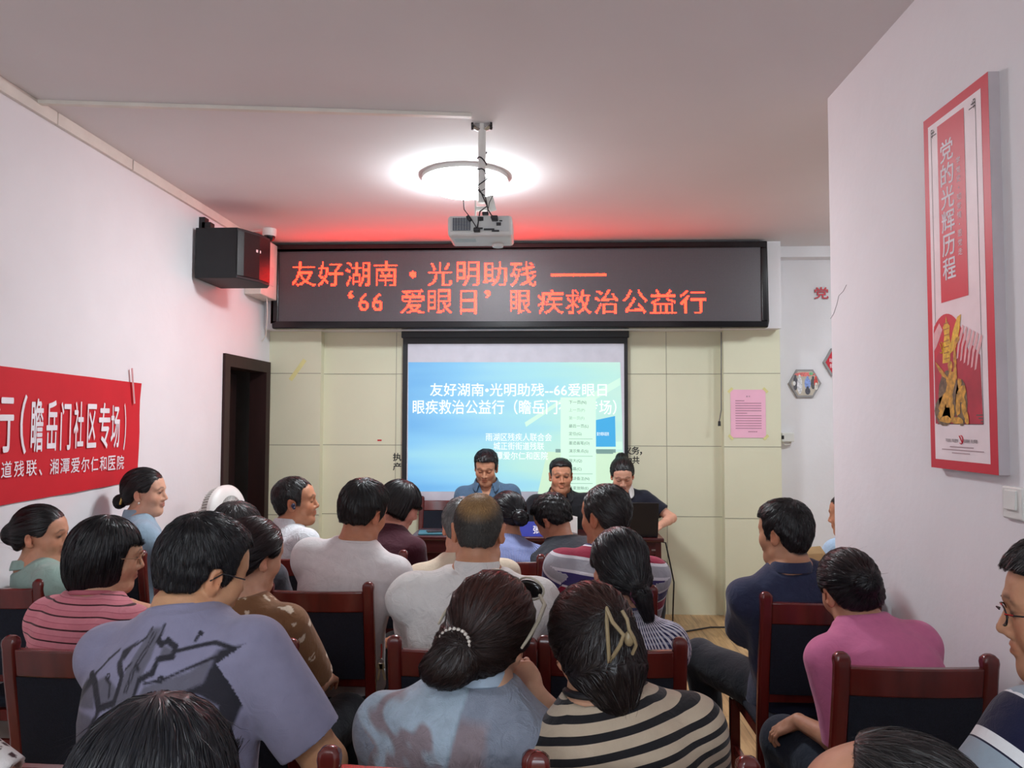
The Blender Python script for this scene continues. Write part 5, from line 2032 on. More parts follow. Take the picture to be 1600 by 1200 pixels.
        if sp.get('paint'):
            ca = co.data.attributes.new('col', 'FLOAT_COLOR', 'POINT')
            cc_ = sp.get('collar_col', (.5, .5, .5))
            ca.data.foreach_set('color', np.tile(np.array((*cc_, 1), np.float32), len(co.data.vertices)))
    N0 = N0_
    # --- trousers and shoes
    if legs:
        vt = Vol(lo, hi, max(ch, .008))
        torso(vt, .008, t0=-.14, t1=.16)
        for s_ in (-1, 1):
            a_, b_, c_ = lg[s_]
            vt.cap(a_, b_, .082 * ws + .016, .058 + .022, k=.03)
            ax = nrm(c_ - b_)
            vt.cap(b_, c_ + ax * .02, .078, .058, k=.02, cut=(c_ + ax * .0, ax))
        TV, TQ = vt.mesh()
        TV = TV + normals_of(TV, TQ) * folds(TV, 8, .004, 24)[:, None]
        np_mesh('trousers', TV, TQ, [trousers or TROUSER], root, {'tc': TV * 0})
        for s_ in (-1, 1):
            c_ = lg[s_][2]
            g_ = np.array((c_[0], c_[1], 0))
            vh = Vol(g_ + np.array((-.09, -.14, -.005)), g_ + np.array((.09, .27, .16)), .007)
            vh.ell(g_ + np.array((0, .0, .05)), (.043, .075, .05), k=.03)
            vh.ell(g_ + np.array((0, .12, .036)), (.048, .085, .036), k=.05)
            vh.cap(c_ + np.array((0, 0, -.02)), c_ + np.array((0, 0, .0)), .045, .045, k=.02)
            vh.cutall(lambda X, Y, Z: .0 - Z + 0 * X + 0 * Y)
            A_, B_ = vh.mesh()
            np_mesh('shoe', A_, B_, [SHOE], root)
    return p


def glasses(p, col, w_=.068, lens=True, thick=.0016):
    g = MB()
    hp = p.hp
    for s_ in (-1, 1):
        pts_ = [Vector(hp(s_ * .032 + .026 * math.cos(a), .104 - .008 * abs(math.cos(a)), .003 + .019 * math.sin(a))) for a in np.linspace(0, 2 * PI, 25)[:-1]]
        g.tube(pts_, thick, 6, closed=True)
        g.tube([Vector(hp(s_ * .058, .098, .008)), Vector(hp(s_ * .078, .085, .01)), Vector(hp(s_ * .084, .04, .008)), Vector(hp(s_ * .084, -.005, .012)), Vector(hp(s_ * .082, -.025, -.006))], thick, 6)
    g.tube([Vector(hp(-.007, .108, .006)), Vector(hp(0, .112, .009)), Vector(hp(.007, .108, .006))], thick, 6)
    return g.build('glasses', col, p.root, smooth=True)
# ------------------------------------------------------------------ the people, one call each
BLK = (.010, .009, .010)
C_ = srgb


def seg_dist(U, a, b):
    a, b = np.array(a), np.array(b)
    ab = b - a
    t = np.clip(((U - a) @ ab) / (ab @ ab + 1e-12), 0, 1)
    return np.linalg.norm(U - a - t[:, None] * ab, axis=1)


def in_poly(U, P):
    x, y = U[:, 0], U[:, 1]
    ins = np.zeros(len(U), bool)
    n = len(P)
    for i in range(n):
        (x0, y0), (x1, y1) = P[i], P[(i + 1) % n]
        c = (y0 > y) != (y1 > y)
        ins ^= c & (x < (x1 - x0) * (y - y0) / (y1 - y0 + 1e-12) + x0)
    return ins


def soft(U, P):
    d = np.min([seg_dist(U, P[i], P[(i + 1) % len(P)]) for i in range(len(P))], axis=0)
    return np.clip(.5 + np.where(in_poly(U, P), d, -d) / .007, 0, 1)


def robot_print(tc, V, L):
    base, mid, dark = np.array(C_(142, 140, 166)), np.array(C_(104, 102, 116)), np.array(C_(44, 43, 52))
    col = np.tile(base, (len(tc), 1))
    k = 3.81 * 640
    U = tc[:, :2]

    def q(p):
        X_ = p[0] - 900 + (p[1] - 250) * .12
        X_ -= .45 * max(0, X_ - 380)
        return (X_ / k, L - .005 - (p[1] - 205) / k)
    body = tc[:, 2] == 0
    for P in ([(880, 245), (1000, 245), (1010, 400), (930, 600), (900, 760), (780, 760), (760, 600), (850, 400)],
              [(540, 500), (640, 460), (770, 520), (770, 590), (660, 615)], [(1000, 520), (1240, 460), (1420, 390), (1330, 520), (1080, 620), (940, 600)],
              [(1070, 330), (1160, 360), (1140, 390), (1065, 395)], [(340, 620), (600, 650), (860, 760), (760, 1150), (330, 1150)], [(560, 500), (470, 480), (420, 620), (620, 620)], [(1000, 700), (1400, 640), (1430, 900), (1000, 900)]):
        t = soft(U, [q(p) for p in P])[:, None] * body[:, None]
        col = col * (1 - t) + mid * t
    for P in ([(1640, 330), (1440, 370), (1330, 520), (1240, 540), (1350, 600), (1430, 640), (1430, 780), (1450, 860), (1520, 800), (1620, 640), (1680, 420)],
              [(320, 1120), (320, 930), (560, 800), (720, 780), (660, 860), (480, 1100)], [(690, 350), (810, 305), (770, 395), (715, 400)],
              [(330, 700), (330, 600), (520, 460), (560, 480), (420, 640)]):
        t = soft(U, [q(p) for p in P])[:, None]
        col = col * (1 - t) + dark * t
    for P, w_ in (([(900, 245), (880, 290), (805, 330)], 7), ([(720, 400), (800, 465), (775, 590), (660, 615), (560, 500), (500, 460)], 17), ([(560, 500), (650, 600), (660, 640), (625, 720), (700, 800)], 13),
                  ([(1032, 240), (1010, 305), (1060, 330), (1095, 308), (1165, 345), (1150, 390), (1062, 400), (1050, 455), (960, 490), (930, 590), (1005, 640)], 14), ([(1165, 365), (1440, 335), (1500, 370)], 8),
                  ([(1000, 505), (1110, 490), (1440, 400)], 5), ([(930, 600), (1080, 625), (1240, 555), (1330, 560)], 11), ([(965, 640), (945, 740)], 13), ([(935, 270), (915, 400), (850, 540)], 5), ([(962, 270), (940, 400), (870, 540)], 5),
                  ([(640, 470), (700, 500), (720, 560)], 6), ([(520, 480), (580, 390), (640, 350)], 9), ([(820, 440), (860, 415)], 6), ([(905, 420), (945, 445)], 6), ([(1290, 320), (1320, 300)], 6), ([(380, 880), (620, 760)], 6)):
        for a, b in zip(P[:-1], P[1:]):
            d = seg_dist(U, q(a), q(b))
            t = np.clip((w_ / k + .0022 - d) / .003, 0, 1)[:, None] * body[:, None]
            col = col * (1 - t) + dark * t
    for c_, r_ in (((1095, 490), 22), ((660, 465), 20), ((735, 365), 18), ((1345, 285), 14)):
        d = np.linalg.norm(U - np.array(q(c_)), axis=1)
        t = ((np.abs(d - r_ * .6 / k) < 6 / k) & body)
        col[t] = dark
    return col


def bears(base, spot, cell, rad, seed):
    def f(tc, V, L):
        col = np.tile(np.array(base), (len(tc), 1))
        g = np.floor(tc[:, :2] / cell)
        hsh = np.abs(np.sin(g[:, 0] * 127.1 + g[:, 1] * 311.7 + tc[:, 2] * 17 + seed)) * 43758.5
        jx, jy = hsh % 1.0, (hsh * 7.3) % 1.0
        d = tc[:, :2] / cell - g - .3 - .4 * np.stack([jx, jy], 1)
        e = np.minimum(np.linalg.norm(d, axis=1), np.minimum(np.linalg.norm(d - np.array((.8, .8)) * rad, axis=1), np.linalg.norm(d - np.array((-.8, .8)) * rad, axis=1)) * 2)
        m_ = (e < rad) & ((hsh * 3.7) % 1.0 > .25)
        ring = ((hsh * 5.1) % 1.0 > .55) & (e < rad * .62)
        col[m_ & ~ring] = np.array(spot)
        return col
    return f


PPL = {}
# --- front row, nearest the camera
PPL['bob_front'] = person('dark haired person whose head top fills the bottom left, before the purple tee', (243, 1094), .95, 'front_left', 0, (0, 8, 0), 'f', hs=1.02, skin=(190, 145, 118),
       hair=dict(kind='bob', c=(.014, .015, .02), th=.013, wide=1.03, bottom=-.12, n=7000, len=.09, fly=420, jit=.07, crown=(0, -.02, .12), sw=.0013, relief=.002), hands={},
       shirt=dict(mat=cloth_mat('charcoal_cloth', C_(60, 60, 66)), collar='crew'))
RECEDE = [(-.2, -.07), (-.065, -.07), (-.04, -.05), (-.022, -.01), (-.005, .014), (.0, .03), (.01, .06), (.02, .1), (.03, .2), (.2, .2)]
PPL['receding'] = person('balding man at the bottom right edge showing only his bare brow and thin hair', (1404, 1146), .92, 'front_right', 20, (62, 10, -4), 'm', hs=1.02, skin=(205, 150, 120),
       hair=dict(kind='short', c=(.022, .02, .02), th=.006, line=RECEDE, n=3600, len=.045, lift=.55, jit=.3, fly=160, scalp=(.13, .075, .055), comb=(0, -.9, -.1), crown=(.0, .03, .12), sw=.0012, relief=.001, shade=(.5, 2.6)),
       shirt=dict(mat=cloth_mat('grey_cloth', C_(90, 92, 98)), collar='crew'))
PPL['dots'] = person('person at the left edge showing only a white dotted sleeve', (-212, 806), 1.35, 'dots', 0, (0, 5, 0), 'f', skin=(205, 160, 135),
       hair=dict(kind='tied', c=BLK, th=.012, extra=[('ell', (0, -.12, -.02), (.04, .035, .04), .02)]), cloth_h=.004, hands={'r': (*atY(6, 1235, 1.45), 1)}, poles={'r': (.9, -.2, -.4)},
       shirt=dict(mat=cloth_mat('dotted_cloth', C_(230, 225, 222), colattr=True), paint=bears(C_(232, 228, 226), C_(60, 25, 30), .022, .28, 2), sleeve=.75, collar='crew', collar_col=C_(230, 225, 222)))
PPL['purple'] = person('broad man in purple grey tee with dark robot print on the back', (318, 803), 1.80, 'purple', -13, (-38, 16, 4), 'm', nd=.09, hs=1.02, w=1.13, skin=(206, 156, 118), pel=(-.78, 1.67), cloth_h=.0042,
       hair=dict(kind='short', c=(.011, .011, .013), th=.014, top=.006, n=9000, len=.026, lift=.35, sw=.0015, fly=60, shade=(.5, 2.0)), bow=.05, twist=-4,
       hands={'l': (-.14, .34, .12), 'r': (*atY(500, 1260, 1.85), 1)}, poles={'r': (.9, -.3, -.3), 'l': (-.7, -.4, -.5)},
       shirt=dict(mat=cloth_mat('purple_grey_jersey', C_(150, 148, 176), colattr=True, weave=700, bump=.2), paint=robot_print, collar='crew', collar_col=C_(138, 136, 162), sleeve=.80, ease=.024, inf=.016, fold=.005, ff=18, seed=11))
gm = MB()
for a in (0, 1):
    gm.tube([Vector(PPL['purple'].hp(.085 + .002 * a, .06, .006)), Vector(PPL['purple'].hp(.088, .0, .012)), Vector(PPL['purple'].hp(.084, -.024, -.008))], .0018, 6)
gm.build('glasses', M['black'], PPL['purple'].root, smooth=True)

BROWN = (.035, .016, .012)


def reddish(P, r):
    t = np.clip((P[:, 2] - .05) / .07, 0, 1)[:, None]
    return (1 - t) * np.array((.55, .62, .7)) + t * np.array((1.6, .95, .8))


SHEER = cloth_mat('sheer_blouse', C_(150, 160, 176), rough=.6, bump=.7, noise=.12)


def blouse_paint(tc, V, L):
    a, b, c = np.array(C_(176, 194, 210)), np.array(C_(148, 134, 140)), np.array(C_(142, 150, 166))
    u, v = tc[:, 0], tc[:, 1]
    col = np.tile(c, (len(tc), 1))
    n = .03 * np.sin(u * 31 + v * 17) + .02 * np.sin(v * 61 - u * 33) + .012 * np.sin(v * 130 + u * 90)
    sm = lambda x, w_: np.clip(x / w_ + .5, 0, 1)
    back = (tc[:, 2] == 0).astype(float)
    left = sm(-.02 + n * .2 - u, .012) * back
    col = col * (1 - left[:, None]) + a * left[:, None]
    panel = sm(u + .014, .01) * sm(.085 + n * .3 - u, .03)
    w1 = v + u * .55 - L + .19 + n
    w2 = v + u * .5 - L + .31 + n
    band = np.maximum(np.clip(1 - np.abs(w1) / .035, 0, 1), np.clip(1 - np.abs(w2) / .05, 0, 1)) * left
    bare = np.maximum(panel * back, np.clip(band * 1.6, 0, 1)) * sm(L - .045 - v, .02)
    col = col * (1 - bare[:, None]) + b * bare[:, None]
    seam = np.clip(1 - np.abs(u + .018) / .006, 0, 1) * back
    return col * (1 - seam[:, None] * .7) + np.array(C_(146, 164, 180)) * seam[:, None] * .7


PPL['blouse'] = person('woman in sheer pale blue blouse with sunglasses on her head and pearl hair tie', (768, 892), 1.78, 'blouse', -8, (-14, 24, 10), 'f', nd=.085, shd=.052, hs=1.06, w=1.08, skin=(214, 168, 138), cloth_h=.0045,
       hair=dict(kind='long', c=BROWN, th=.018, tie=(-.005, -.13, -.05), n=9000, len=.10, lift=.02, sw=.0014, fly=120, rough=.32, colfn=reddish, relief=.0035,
                 extra=[('ell', (-.01, -.085, -.05), (.072, .05, .05), .03), ('ell', (-.02, -.125, -.05), (.040, .032, .036), .012), ('ell', (-.022, -.125, -.092), (.060, .04, .042), .02, (0, 0, -22))]),
       bow=.05, hands={'r': (*atY(842, 1092, 1.88), 1), 'l': (-.1, .3, .15)}, poles={'r': (.8, .1, -.8)}, hand_opt={'r': dict(dir=(-.5, .0, .85), palm=(-.35, .9, -.2), curl=(40, 60, 40), thumb=.75)},
       shirt=dict(mat=cloth_mat('sheer_blouse', C_(150, 160, 176), colattr=True, rough=.6, bump=.6, noise=.1), paint=blouse_paint, collar='stand', sleeve=1.8, ease=.028, inf=.022, fold=.007, ff=22, seed=5, collar_mat=mat('blouse_collar', C_(168, 186, 204), .7, var=.1, vscale=30)))
b = PPL['blouse']
pe = MB()
for k in range(11):
    a = .1 + k / 10 * 2.9
    for j in range(3):
        pe.ball(b.hp(-.018 + (.034 - .001 * j) * math.cos(a), -.140 - .008 * j + .012, -.044 + .026 * math.sin(a)), .0046, 8, 6)
pe.build('hair_tie', mat('pearl_beads', C_(205, 196, 186), .25, var=.3, vscale=120), b.root, smooth=True)


def shades(p):
    g = MB()
    hp = p.hp
    fm = mat('sunglasses_frame', C_(188, 178, 158), .35)
    for s_ in (-1, 1):
        g.tube([Vector(hp(s_ * .07, .062, .118)), Vector(hp(s_ * .092, .045, .098)), Vector(hp(s_ * .100, .0, .055)), Vector(hp(s_ * .100, -.04, .012)), Vector(hp(s_ * .097, -.06, -.012))], [.004, .0055, .005, .004, .003], 8)
        pts_ = [Vector(hp(s_ * .04 + .034 * math.cos(a), .072 + .006 * math.cos(a * 2) - .012 * math.sin(a), .128 + .022 * math.sin(a))) for a in np.linspace(0, 2 * PI, 21)[:-1]]
        g.tube(pts_, .003, 6, closed=True)
    g.tube([Vector(hp(-.008, .076, .132)), Vector(hp(0, .08, .136)), Vector(hp(.008, .076, .132))], .003, 6)
    o = g.build('sunglasses', fm, p.root, smooth=True)
    l_ = MB()
    for s_ in (-1, 1):
        l_.ball(hp(s_ * .04, .072, .128), (.034, .008, .022), 16, 10, Matrix(p.Rh.tolist()) @ Matrix.Rotation(.5, 3, 'X'))
    l_.build('lens', mat('dark_lens', (.015, .013, .012), .1), o, smooth=True)


shades(b)
PPL['stripe'] = person('woman in black and tan striped top with a beige claw clip in her hair', (925, 909), 1.74, 'stripe', 6, (8, 26, -7), 'f', nd=.085, shd=.025, hs=1.04, w=1.08, pel=(.23, 1.70), skin=(206, 156, 126),
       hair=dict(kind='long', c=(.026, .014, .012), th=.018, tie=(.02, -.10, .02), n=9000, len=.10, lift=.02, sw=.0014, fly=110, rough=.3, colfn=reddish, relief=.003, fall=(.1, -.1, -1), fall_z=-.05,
                 extra=[('ell', (.005, -.075, -.045), (.078, .06, .07), .04), ('ell', (.01, -.10, -.01), (.05, .05, .075), .03), ('cap', (.01, -.075, -.07), (.01, -.07, -.105), .058, .045, .03)]),
       bow=.05, hands={'l': (-.1, .3, .15), 'r': (.14, .32, .14)},
       shirt=dict(mat=cloth_mat('black_tan_stripes', (1, 1, 1), [(0, (.012, .011, .013)), (.42, C_(190, 172, 150))], 'v', .031, weave=700), collar='crew', cont=1, cw=1.25, scoop=.072, sleeve=.85, ease=.024, inf=.016, fold=.004, ff=20, seed=7, collar_mat=M['black']))
c = PPL['stripe']
def in_local(p, px, py, Y):
    q_ = p.root.matrix_basis.inverted() if False else (Matrix.Translation(p.root.location) @ p.root.rotation_euler.to_matrix().to_4x4()).inverted()
    return q_ @ atY(px, py, Y)


clm = MB()
hy = 1.575
clm.tube([in_local(c, x_, y_, hy + o_) for x_, y_, o_ in ((948, 950, .0), (957, 972, -.012), (974, 992, -.018), (970, 1006, -.018), (958, 1026, -.01), (952, 1036, .0), (950, 1000, -.002), (948, 970, -.0))], .0042, 8, closed=True)
clm.tube([in_local(c, x_, y_, hy + o_) for x_, y_, o_ in ((972, 954, .012), (980, 968, .004), (983, 984, -.004), (990, 996, -.002), (994, 1008, .004), (988, 1022, .012))], .0038, 8)
clm.ball(in_local(c, 983, 998, hy + .004), (.011, .008, .016), 12, 8)
clm.build('claw_clip', mat('claw_clip_beige', C_(150, 132, 100), .3), c.root, smooth=True)

# --- man at the right edge
NAVYW = [(0, C_(228, 228, 230)), (.055, C_(20, 22, 52)), (.52, C_(228, 228, 230)), (.57, C_(150, 164, 176)), (.92, C_(24, 24, 50)), (.94, C_(228, 228, 230))]
PPL['edge'] = person('man with glasses in navy, grey and white striped polo at the right edge', (1686, 838), 1.36, 'edge', 26, (58, 6, 0), 'm', eyes='open', hs=1.02, w=1.04, skin=(200, 148, 116), res=.0045, cloth_h=.005,
       hair=dict(kind='short', c=BLK, th=.012, top=.01, n=7000, len=.024, lift=.7, sw=.0014, fly=60, crown=(0, -.05, .11)), hands={'l': (-.36, .26, .14)}, poles={'l': (-1, .0, .2)},
       pel=(.84, 1.12), shirt=dict(mat=cloth_mat('navy_white_stripes', (1, 1, 1), NAVYW, 'v', .15, phase=.3), collar='polo', sleeve=.85, ease=.026, inf=.016, fold=.005, ff=18, seed=15, collar_v=.02))
glasses(PPL['edge'], M['black_gloss'])

# --- second row
def yoke(tc, L):
    o = tc.copy()
    m_ = (tc[:, 1] < L - .17) & (tc[:, 2] == 0)
    o[m_, 1] = tc[m_, 0] * 1.6
    return o


PINKS = [(0, (.05, .012, .016)), (.12, C_(214, 128, 140)), (.5, C_(190, 100, 116)), (.56, C_(218, 136, 148))]
PPL['pink_stripe'] = person('woman with black bob and glasses in pink blouse with dark stripes', (166, 807), 2.46, 'pink_stripe', -14, (-58, 8, 3), 'f', eyes='open', hs=.98, w=1.0, skin=(206, 160, 130), res=.005, pel=(-1.48, 2.42), tcfn=yoke,
       hair=dict(kind='bob', c=(.008, .008, .010), th=.011, wide=.88, bottom=-.118, n=6000, len=.055, sw=.0022, rough=.3, relief=.0018, fly=40, front=.045, lift=.0, jit=.03), cloth_h=.006,
       shirt=dict(mat=cloth_mat('pink_stripes', (1, 1, 1), PINKS, 'v', .034), collar='crew', cont=1, cw=1.12, scoop=.06, sleeve=.9, ease=.03, inf=.02, fold=.004, seed=21, collar_mat=mat('pink_trim', C_(190, 105, 118), .8)))
glasses(PPL['pink_stripe'], mat('gold_wire', C_(170, 140, 110), .3, metal=.7), thick=.0018)
PPL['bear'] = person('woman with tied dark hair in brown blouse printed with cream bear heads', (394, 806), 2.46, 'bear', -12, (-32, 10, 4), 'f', hs=.97, w=1.02, skin=(206, 156, 128), cloth_h=.005, pel=(-.95, 2.42),
       hair=dict(kind='tied', c=(.016, .010, .012), th=.016, tie=(0, -.14, -.05), n=5000, sw=.002, rough=.3, colfn=reddish, fly=50, len=.09, extra=[('ell', (0, -.11, -.045), (.045, .04, .045), .03), ('cap', (0, -.125, -.06), (-.01, -.13, -.17), .035, .022, .02)]),
       shirt=dict(mat=cloth_mat('brown_bear_print', (1, 1, 1), colattr=True), paint=bears(C_(140, 100, 68), C_(232, 214, 190), .052, .17, 4), collar='stand', collar_mat=mat('brown_collar', C_(140, 100, 68), .8), sleeve=.9, ease=.024, fold=.005, seed=23))
d = PPL['bear']
st_ = [d.N0 + d.sx * .07 + d.fy * .03 - d.u * .005, d.N0 + d.sx * .06 - d.fy * .055 - d.u * .03, d.N0 + d.sx * .03 - d.fy * .115 - d.u * .10, d.N0 - d.sx * .03 - d.fy * .15 - d.u * .22, d.N0 - d.sx * .11 - d.fy * .16 - d.u * .36]
MB().tube([Vector(q) for q in st_], .008, 8).build('shoulder_strap', M['black'], d.root, smooth=True)


def balding(P, r):
    q_ = np.linalg.norm((P - np.array((0, -.06, .088))) / np.array((.062, .08, .07)), axis=1)
    top = np.clip((1.22 - q_) / .45, 0, 1)[:, None]
    side = np.array((1.0, 1.0, .98)) * (.8 + .6 * r.rand(len(P), 1))
    return side * (1 - top) + np.array((7.5, 4.9, 2.3)) * top  # thin crown shows scalp; the lamp's golden highlight is painted into its colour


PPL['bald'] = person('man with close cropped thinning hair in white linen shirt', (748, 770), 2.52, 'bald', 0, (0, 10, 1), 'm', hs=1.03, w=1.10, skin=(196, 140, 108), res=.005, cloth_h=.006,
       hair=dict(kind='short', c=(.05, .045, .04), th=.002, n=9000, len=.010, lift=1.0, jit=.3, sw=.0013, fly=0, colfn=balding, scalp=(.05, .042, .036), relief=.0004, shade=(.6, 1.6), rough=.5,
                 line=[(-.2, -.062), (-.08, -.062), (-.045, -.055), (-.03, -.03), (-.02, -.01), (-.005, .012), (.008, .0), (.034, -.024), (.042, .04), (.05, .08), (.2, .085)]),
       shirt=dict(mat=cloth_mat('white_linen', C_(226, 222, 218), bump=.5, noise=.04), collar='shirt', sleeve=.92, ease=.028, inf=.02, fold=.006, ff=24, seed=31))
q = PPL['bald']
yk = [q.N0 + q.sx * x_ - q.u * (.115 + .0 * abs(x_)) - q.fy * (.118 + q.bow * .7 - .55 * x_ * x_ * 3) for x_ in np.linspace(-.15, .15, 13)]
PPL['pinstripe'] = person('woman with dark ponytail in navy and white striped blouse', (968, 823), 2.52, 'pinstripe', 0, (12, 16, 3), 'f', hs=1.0, w=1.0, skin=(200, 150, 124), res=.006, cloth_h=.006,
       hair=dict(kind='tied', c=(.011, .010, .012), th=.018, tie=(.03, -.125, -.085), n=5200, sw=.002, rough=.34, fly=160, len=.08, jit=.1, extra=[('ell', (0.01, -.07, -.04), (.078, .055, .05), .03), ('ell', (.03, -.11, -.085), (.035, .03, .03), .02), ('cap', (.035, -.12, -.09), (.055, -.11, -.155), .034, .024, .02)]),
       bow=.04, shirt=dict(mat=cloth_mat('navy_white_pinstripe', (1, 1, 1), [(0, C_(215, 212, 220)), (.5, C_(40, 42, 82))], 'u', .0125, second=(.014, .4, C_(120, 122, 150), .5)), collar='crew', cw=1.1, sleeve=.95, ease=.024, inf=.017, fold=.004, seed=33,
                  collar_mat=mat('navy_trim', C_(70, 72, 105), .8)))
MB().tube([Vector(PPL['pinstripe'].hp(.034 + .03 * math.cos(a), -.118 + .0 * math.sin(a), -.088 + .028 * math.sin(a))) for a in np.linspace(0, 2 * PI, 17)[:-1]], .008, 8, closed=True).build(
    'hair_tie', mat('mauve_scrunchie', C_(110, 60, 84), .8), PPL['pinstripe'].root, smooth=True)
PPL['pinktee'] = person('person with dark bun leaning left in plain pink tee', (1325, 856), 2.45, 'pinktee', 8, (6, 18, -9), 'f', nd=.085, hs=1.0, w=.90, pel=(1.06, 2.27), skin=(190, 138, 110), res=.0045, cloth_h=.0055,
       hair=dict(kind='tied', c=(.014, .010, .012), th=.012, tie=(0, -.125, .015), n=5200, sw=.002, rough=.34, fly=60, len=.08, colfn=reddish, extra=[('ell', (0, -.116, .012), (.046, .030, .042), .010)], relief=.003),
       bow=.07, hands={'l': (*atY(1250, 1128, 2.56), 1), 'r': (.02, .33, .16)}, poles={'l': (.2, -.6, -.8), 'r': (-.05, -.7, -.6)}, hand_opt={'l': dict(dir=(-.62, .5, -.55), palm=(.1, .2, -1), curl=(8, 32, 28), thumb=.35)},
       knees=[((-.17, .44, .50), (-.15, .42, .09)), ((.17, .44, .50), (.17, .40, .09))], trousers=JEANS,
       shirt=dict(mat=cloth_mat('pink_jersey', C_(214, 118, 160), weave=700, bump=.18), collar='crew', sleeve=.95, ease=.026, inf=.018, fold=.004, ff=18, seed=37))

# --- third row
PPL['teal'] = person('woman with slick dark bun in sage green top at the left edge', (62, 787), 3.11, 'teal', -34, (-82, 4, 4), 'f', eyes='open', hs=.99, w=1.02, skin=(206, 152, 122), res=.005, pel=(-1.87, 3.24), hands={'l': (.0, .32, .165), 'r': (.1, .32, .165)}, poles={'l': (-.05, -.6, -.6)},
       hair=dict(kind='tied', c=BLK, th=.012, tie=(0, -.15, -.01), n=3200, sw=.002, rough=.3, len=.09, fly=30, extra=[('ell', (0, -.120, -.005), (.042, .038, .047), .02)], relief=.0015),
       shirt=dict(mat=cloth_mat('sage_top', C_(152, 180, 170)), collar='polo', gap=4, sleeve=.9, ease=.024, inf=.016, fold=.005, seed=41))
t_ = PPL['teal']
sp0 = [t_.N0 - t_.sx * .08 + t_.fy * .03 - t_.u * .0, t_.N0 - t_.sx * .075 - t_.fy * .06 - t_.u * .03, t_.N0 - t_.sx * .05 - t_.fy * .135 - t_.u * .10, t_.N0 + t_.sx * .0 - t_.fy * .165 - t_.u * .22, t_.N0 + t_.sx * .08 - t_.fy * .165 - t_.u * .36]
ws_ = np.array(t_.sx) * .018 - np.array(t_.u) * .006
sb_ = MB()
vs = []
for q_ in sp0:
    q_ = np.array(q_)
    vs += [q_ - ws_, q_ + ws_, q_ + ws_ - t_.fy * .004, q_ - ws_ - t_.fy * .004]
fs = [(i * 4 + k, i * 4 + (k + 1) % 4, (i + 1) * 4 + (k + 1) % 4, (i + 1) * 4 + k) for i in range(len(sp0) - 1) for k in range(4)] + [(3, 2, 1, 0), tuple(len(sp0) * 4 - 4 + k for k in range(4))]
stp = sb_.add([Vector(q_) for q_ in vs], fs).build('shoulder_strap', M['black'], t_.root)
dn = Vector(nrm(np.array(sp0[3]) - np.array(sp0[2])))
sd = Vector(nrm(ws_))
ns_ = Vector(-np.array(t_.fy))
for k_, w_ in enumerate(('NEW', 'CITY')):
    text('strap_lettering', w_, (Vector(sp0[2]) * .62 + Vector(sp0[3]) * .38) + ns_ * .006 + sd * (.008 - .016 * k_), dn, sd, M['banner_white'], t_.root, height=.011, bold=.01)
PPL['salt'] = person('person with greying wavy hair, mostly hidden behind the purple tee man', (368, 784), 3.28, 'salt', 0, (-25, 14, 6), 'm', hs=.98, skin=(196, 145, 115), pel=(-1.28, 3.2),
       hair=dict(kind='short', c=(.03, .028, .028), th=.02, top=.006, n=2200, len=.05, lift=.35, sw=.003, jit=.25, shade=(.4, 3.2)), shirt=dict(mat=cloth_mat('dark_grey_cloth', C_(80, 80, 88)), collar='polo'))
PPL['tee'] = person('man in plain white tee with thick black hair, keys hanging at his hip', (568, 749), 3.2, 'tee', -6, (-27, 12, 5), 'm', hs=1.04, w=1.03, skin=(190, 130, 100), res=.0055, cloth_h=.0065,
       hair=dict(kind='short', c=(.012, .011, .011), th=.015, top=.008, n=5200, len=.04, lift=.55, sw=.0024, jit=.2, fly=60), hands={'r': (.21, .12, .12)}, poles={'r': (.8, -.5, -.3)},
       shirt=dict(mat=cloth_mat('white_tee', C_(224, 220, 220), bump=.2), collar='crew', cw=1.12, sleeve=.85, ease=.026, inf=.018, fold=.0045, seed=43))
PPL['grey'] = person('person with short grey hair in beige shirt, half hidden by the balding man', (722, 776), 3.34, 'grey', 4, (6, 8, 0), 'm', hs=1.0, skin=(205, 150, 125),
       hair=dict(kind='short', c=(.16, .155, .15), th=.012, n=2400, len=.022, lift=.3, sw=.003, shade=(.6, 1.5), scalp=(.2, .16, .14)), shirt=dict(mat=cloth_mat('beige_cloth', C_(222, 206, 182)), collar='crew', inf=.018))
POLO = [(0, C_(216, 214, 220)), (.05, C_(58, 50, 104)), (.36, C_(216, 214, 220)), (.43, C_(164, 164, 172)), (.67, C_(216, 214, 220)), (.73, C_(150, 32, 62))]
PPL['polo'] = person('man in polo striped red, navy, grey and white', (948, 756), 3.26, 'polo', 6, (42, 6, 0), 'm', hs=1.06, w=1.06, skin=(176, 118, 88), res=.005, cloth_h=.006,
       hair=dict(kind='short', c=(.016, .014, .014), th=.013, n=4200, len=.03, lift=.12, sw=.0024, jit=.08, comb=(0, -1.2, -.3), crown=(0, .03, .14), shade=(.6, 2.2)),
       shirt=dict(mat=cloth_mat('red_navy_stripes', (1, 1, 1), POLO, 'v', .17, phase=.62), collar='polo', sleeve=.88, ease=.024, inf=.018, fold=.003, seed=47, collar_mat=mat('polo_collar', C_(178, 180, 188), .8)))
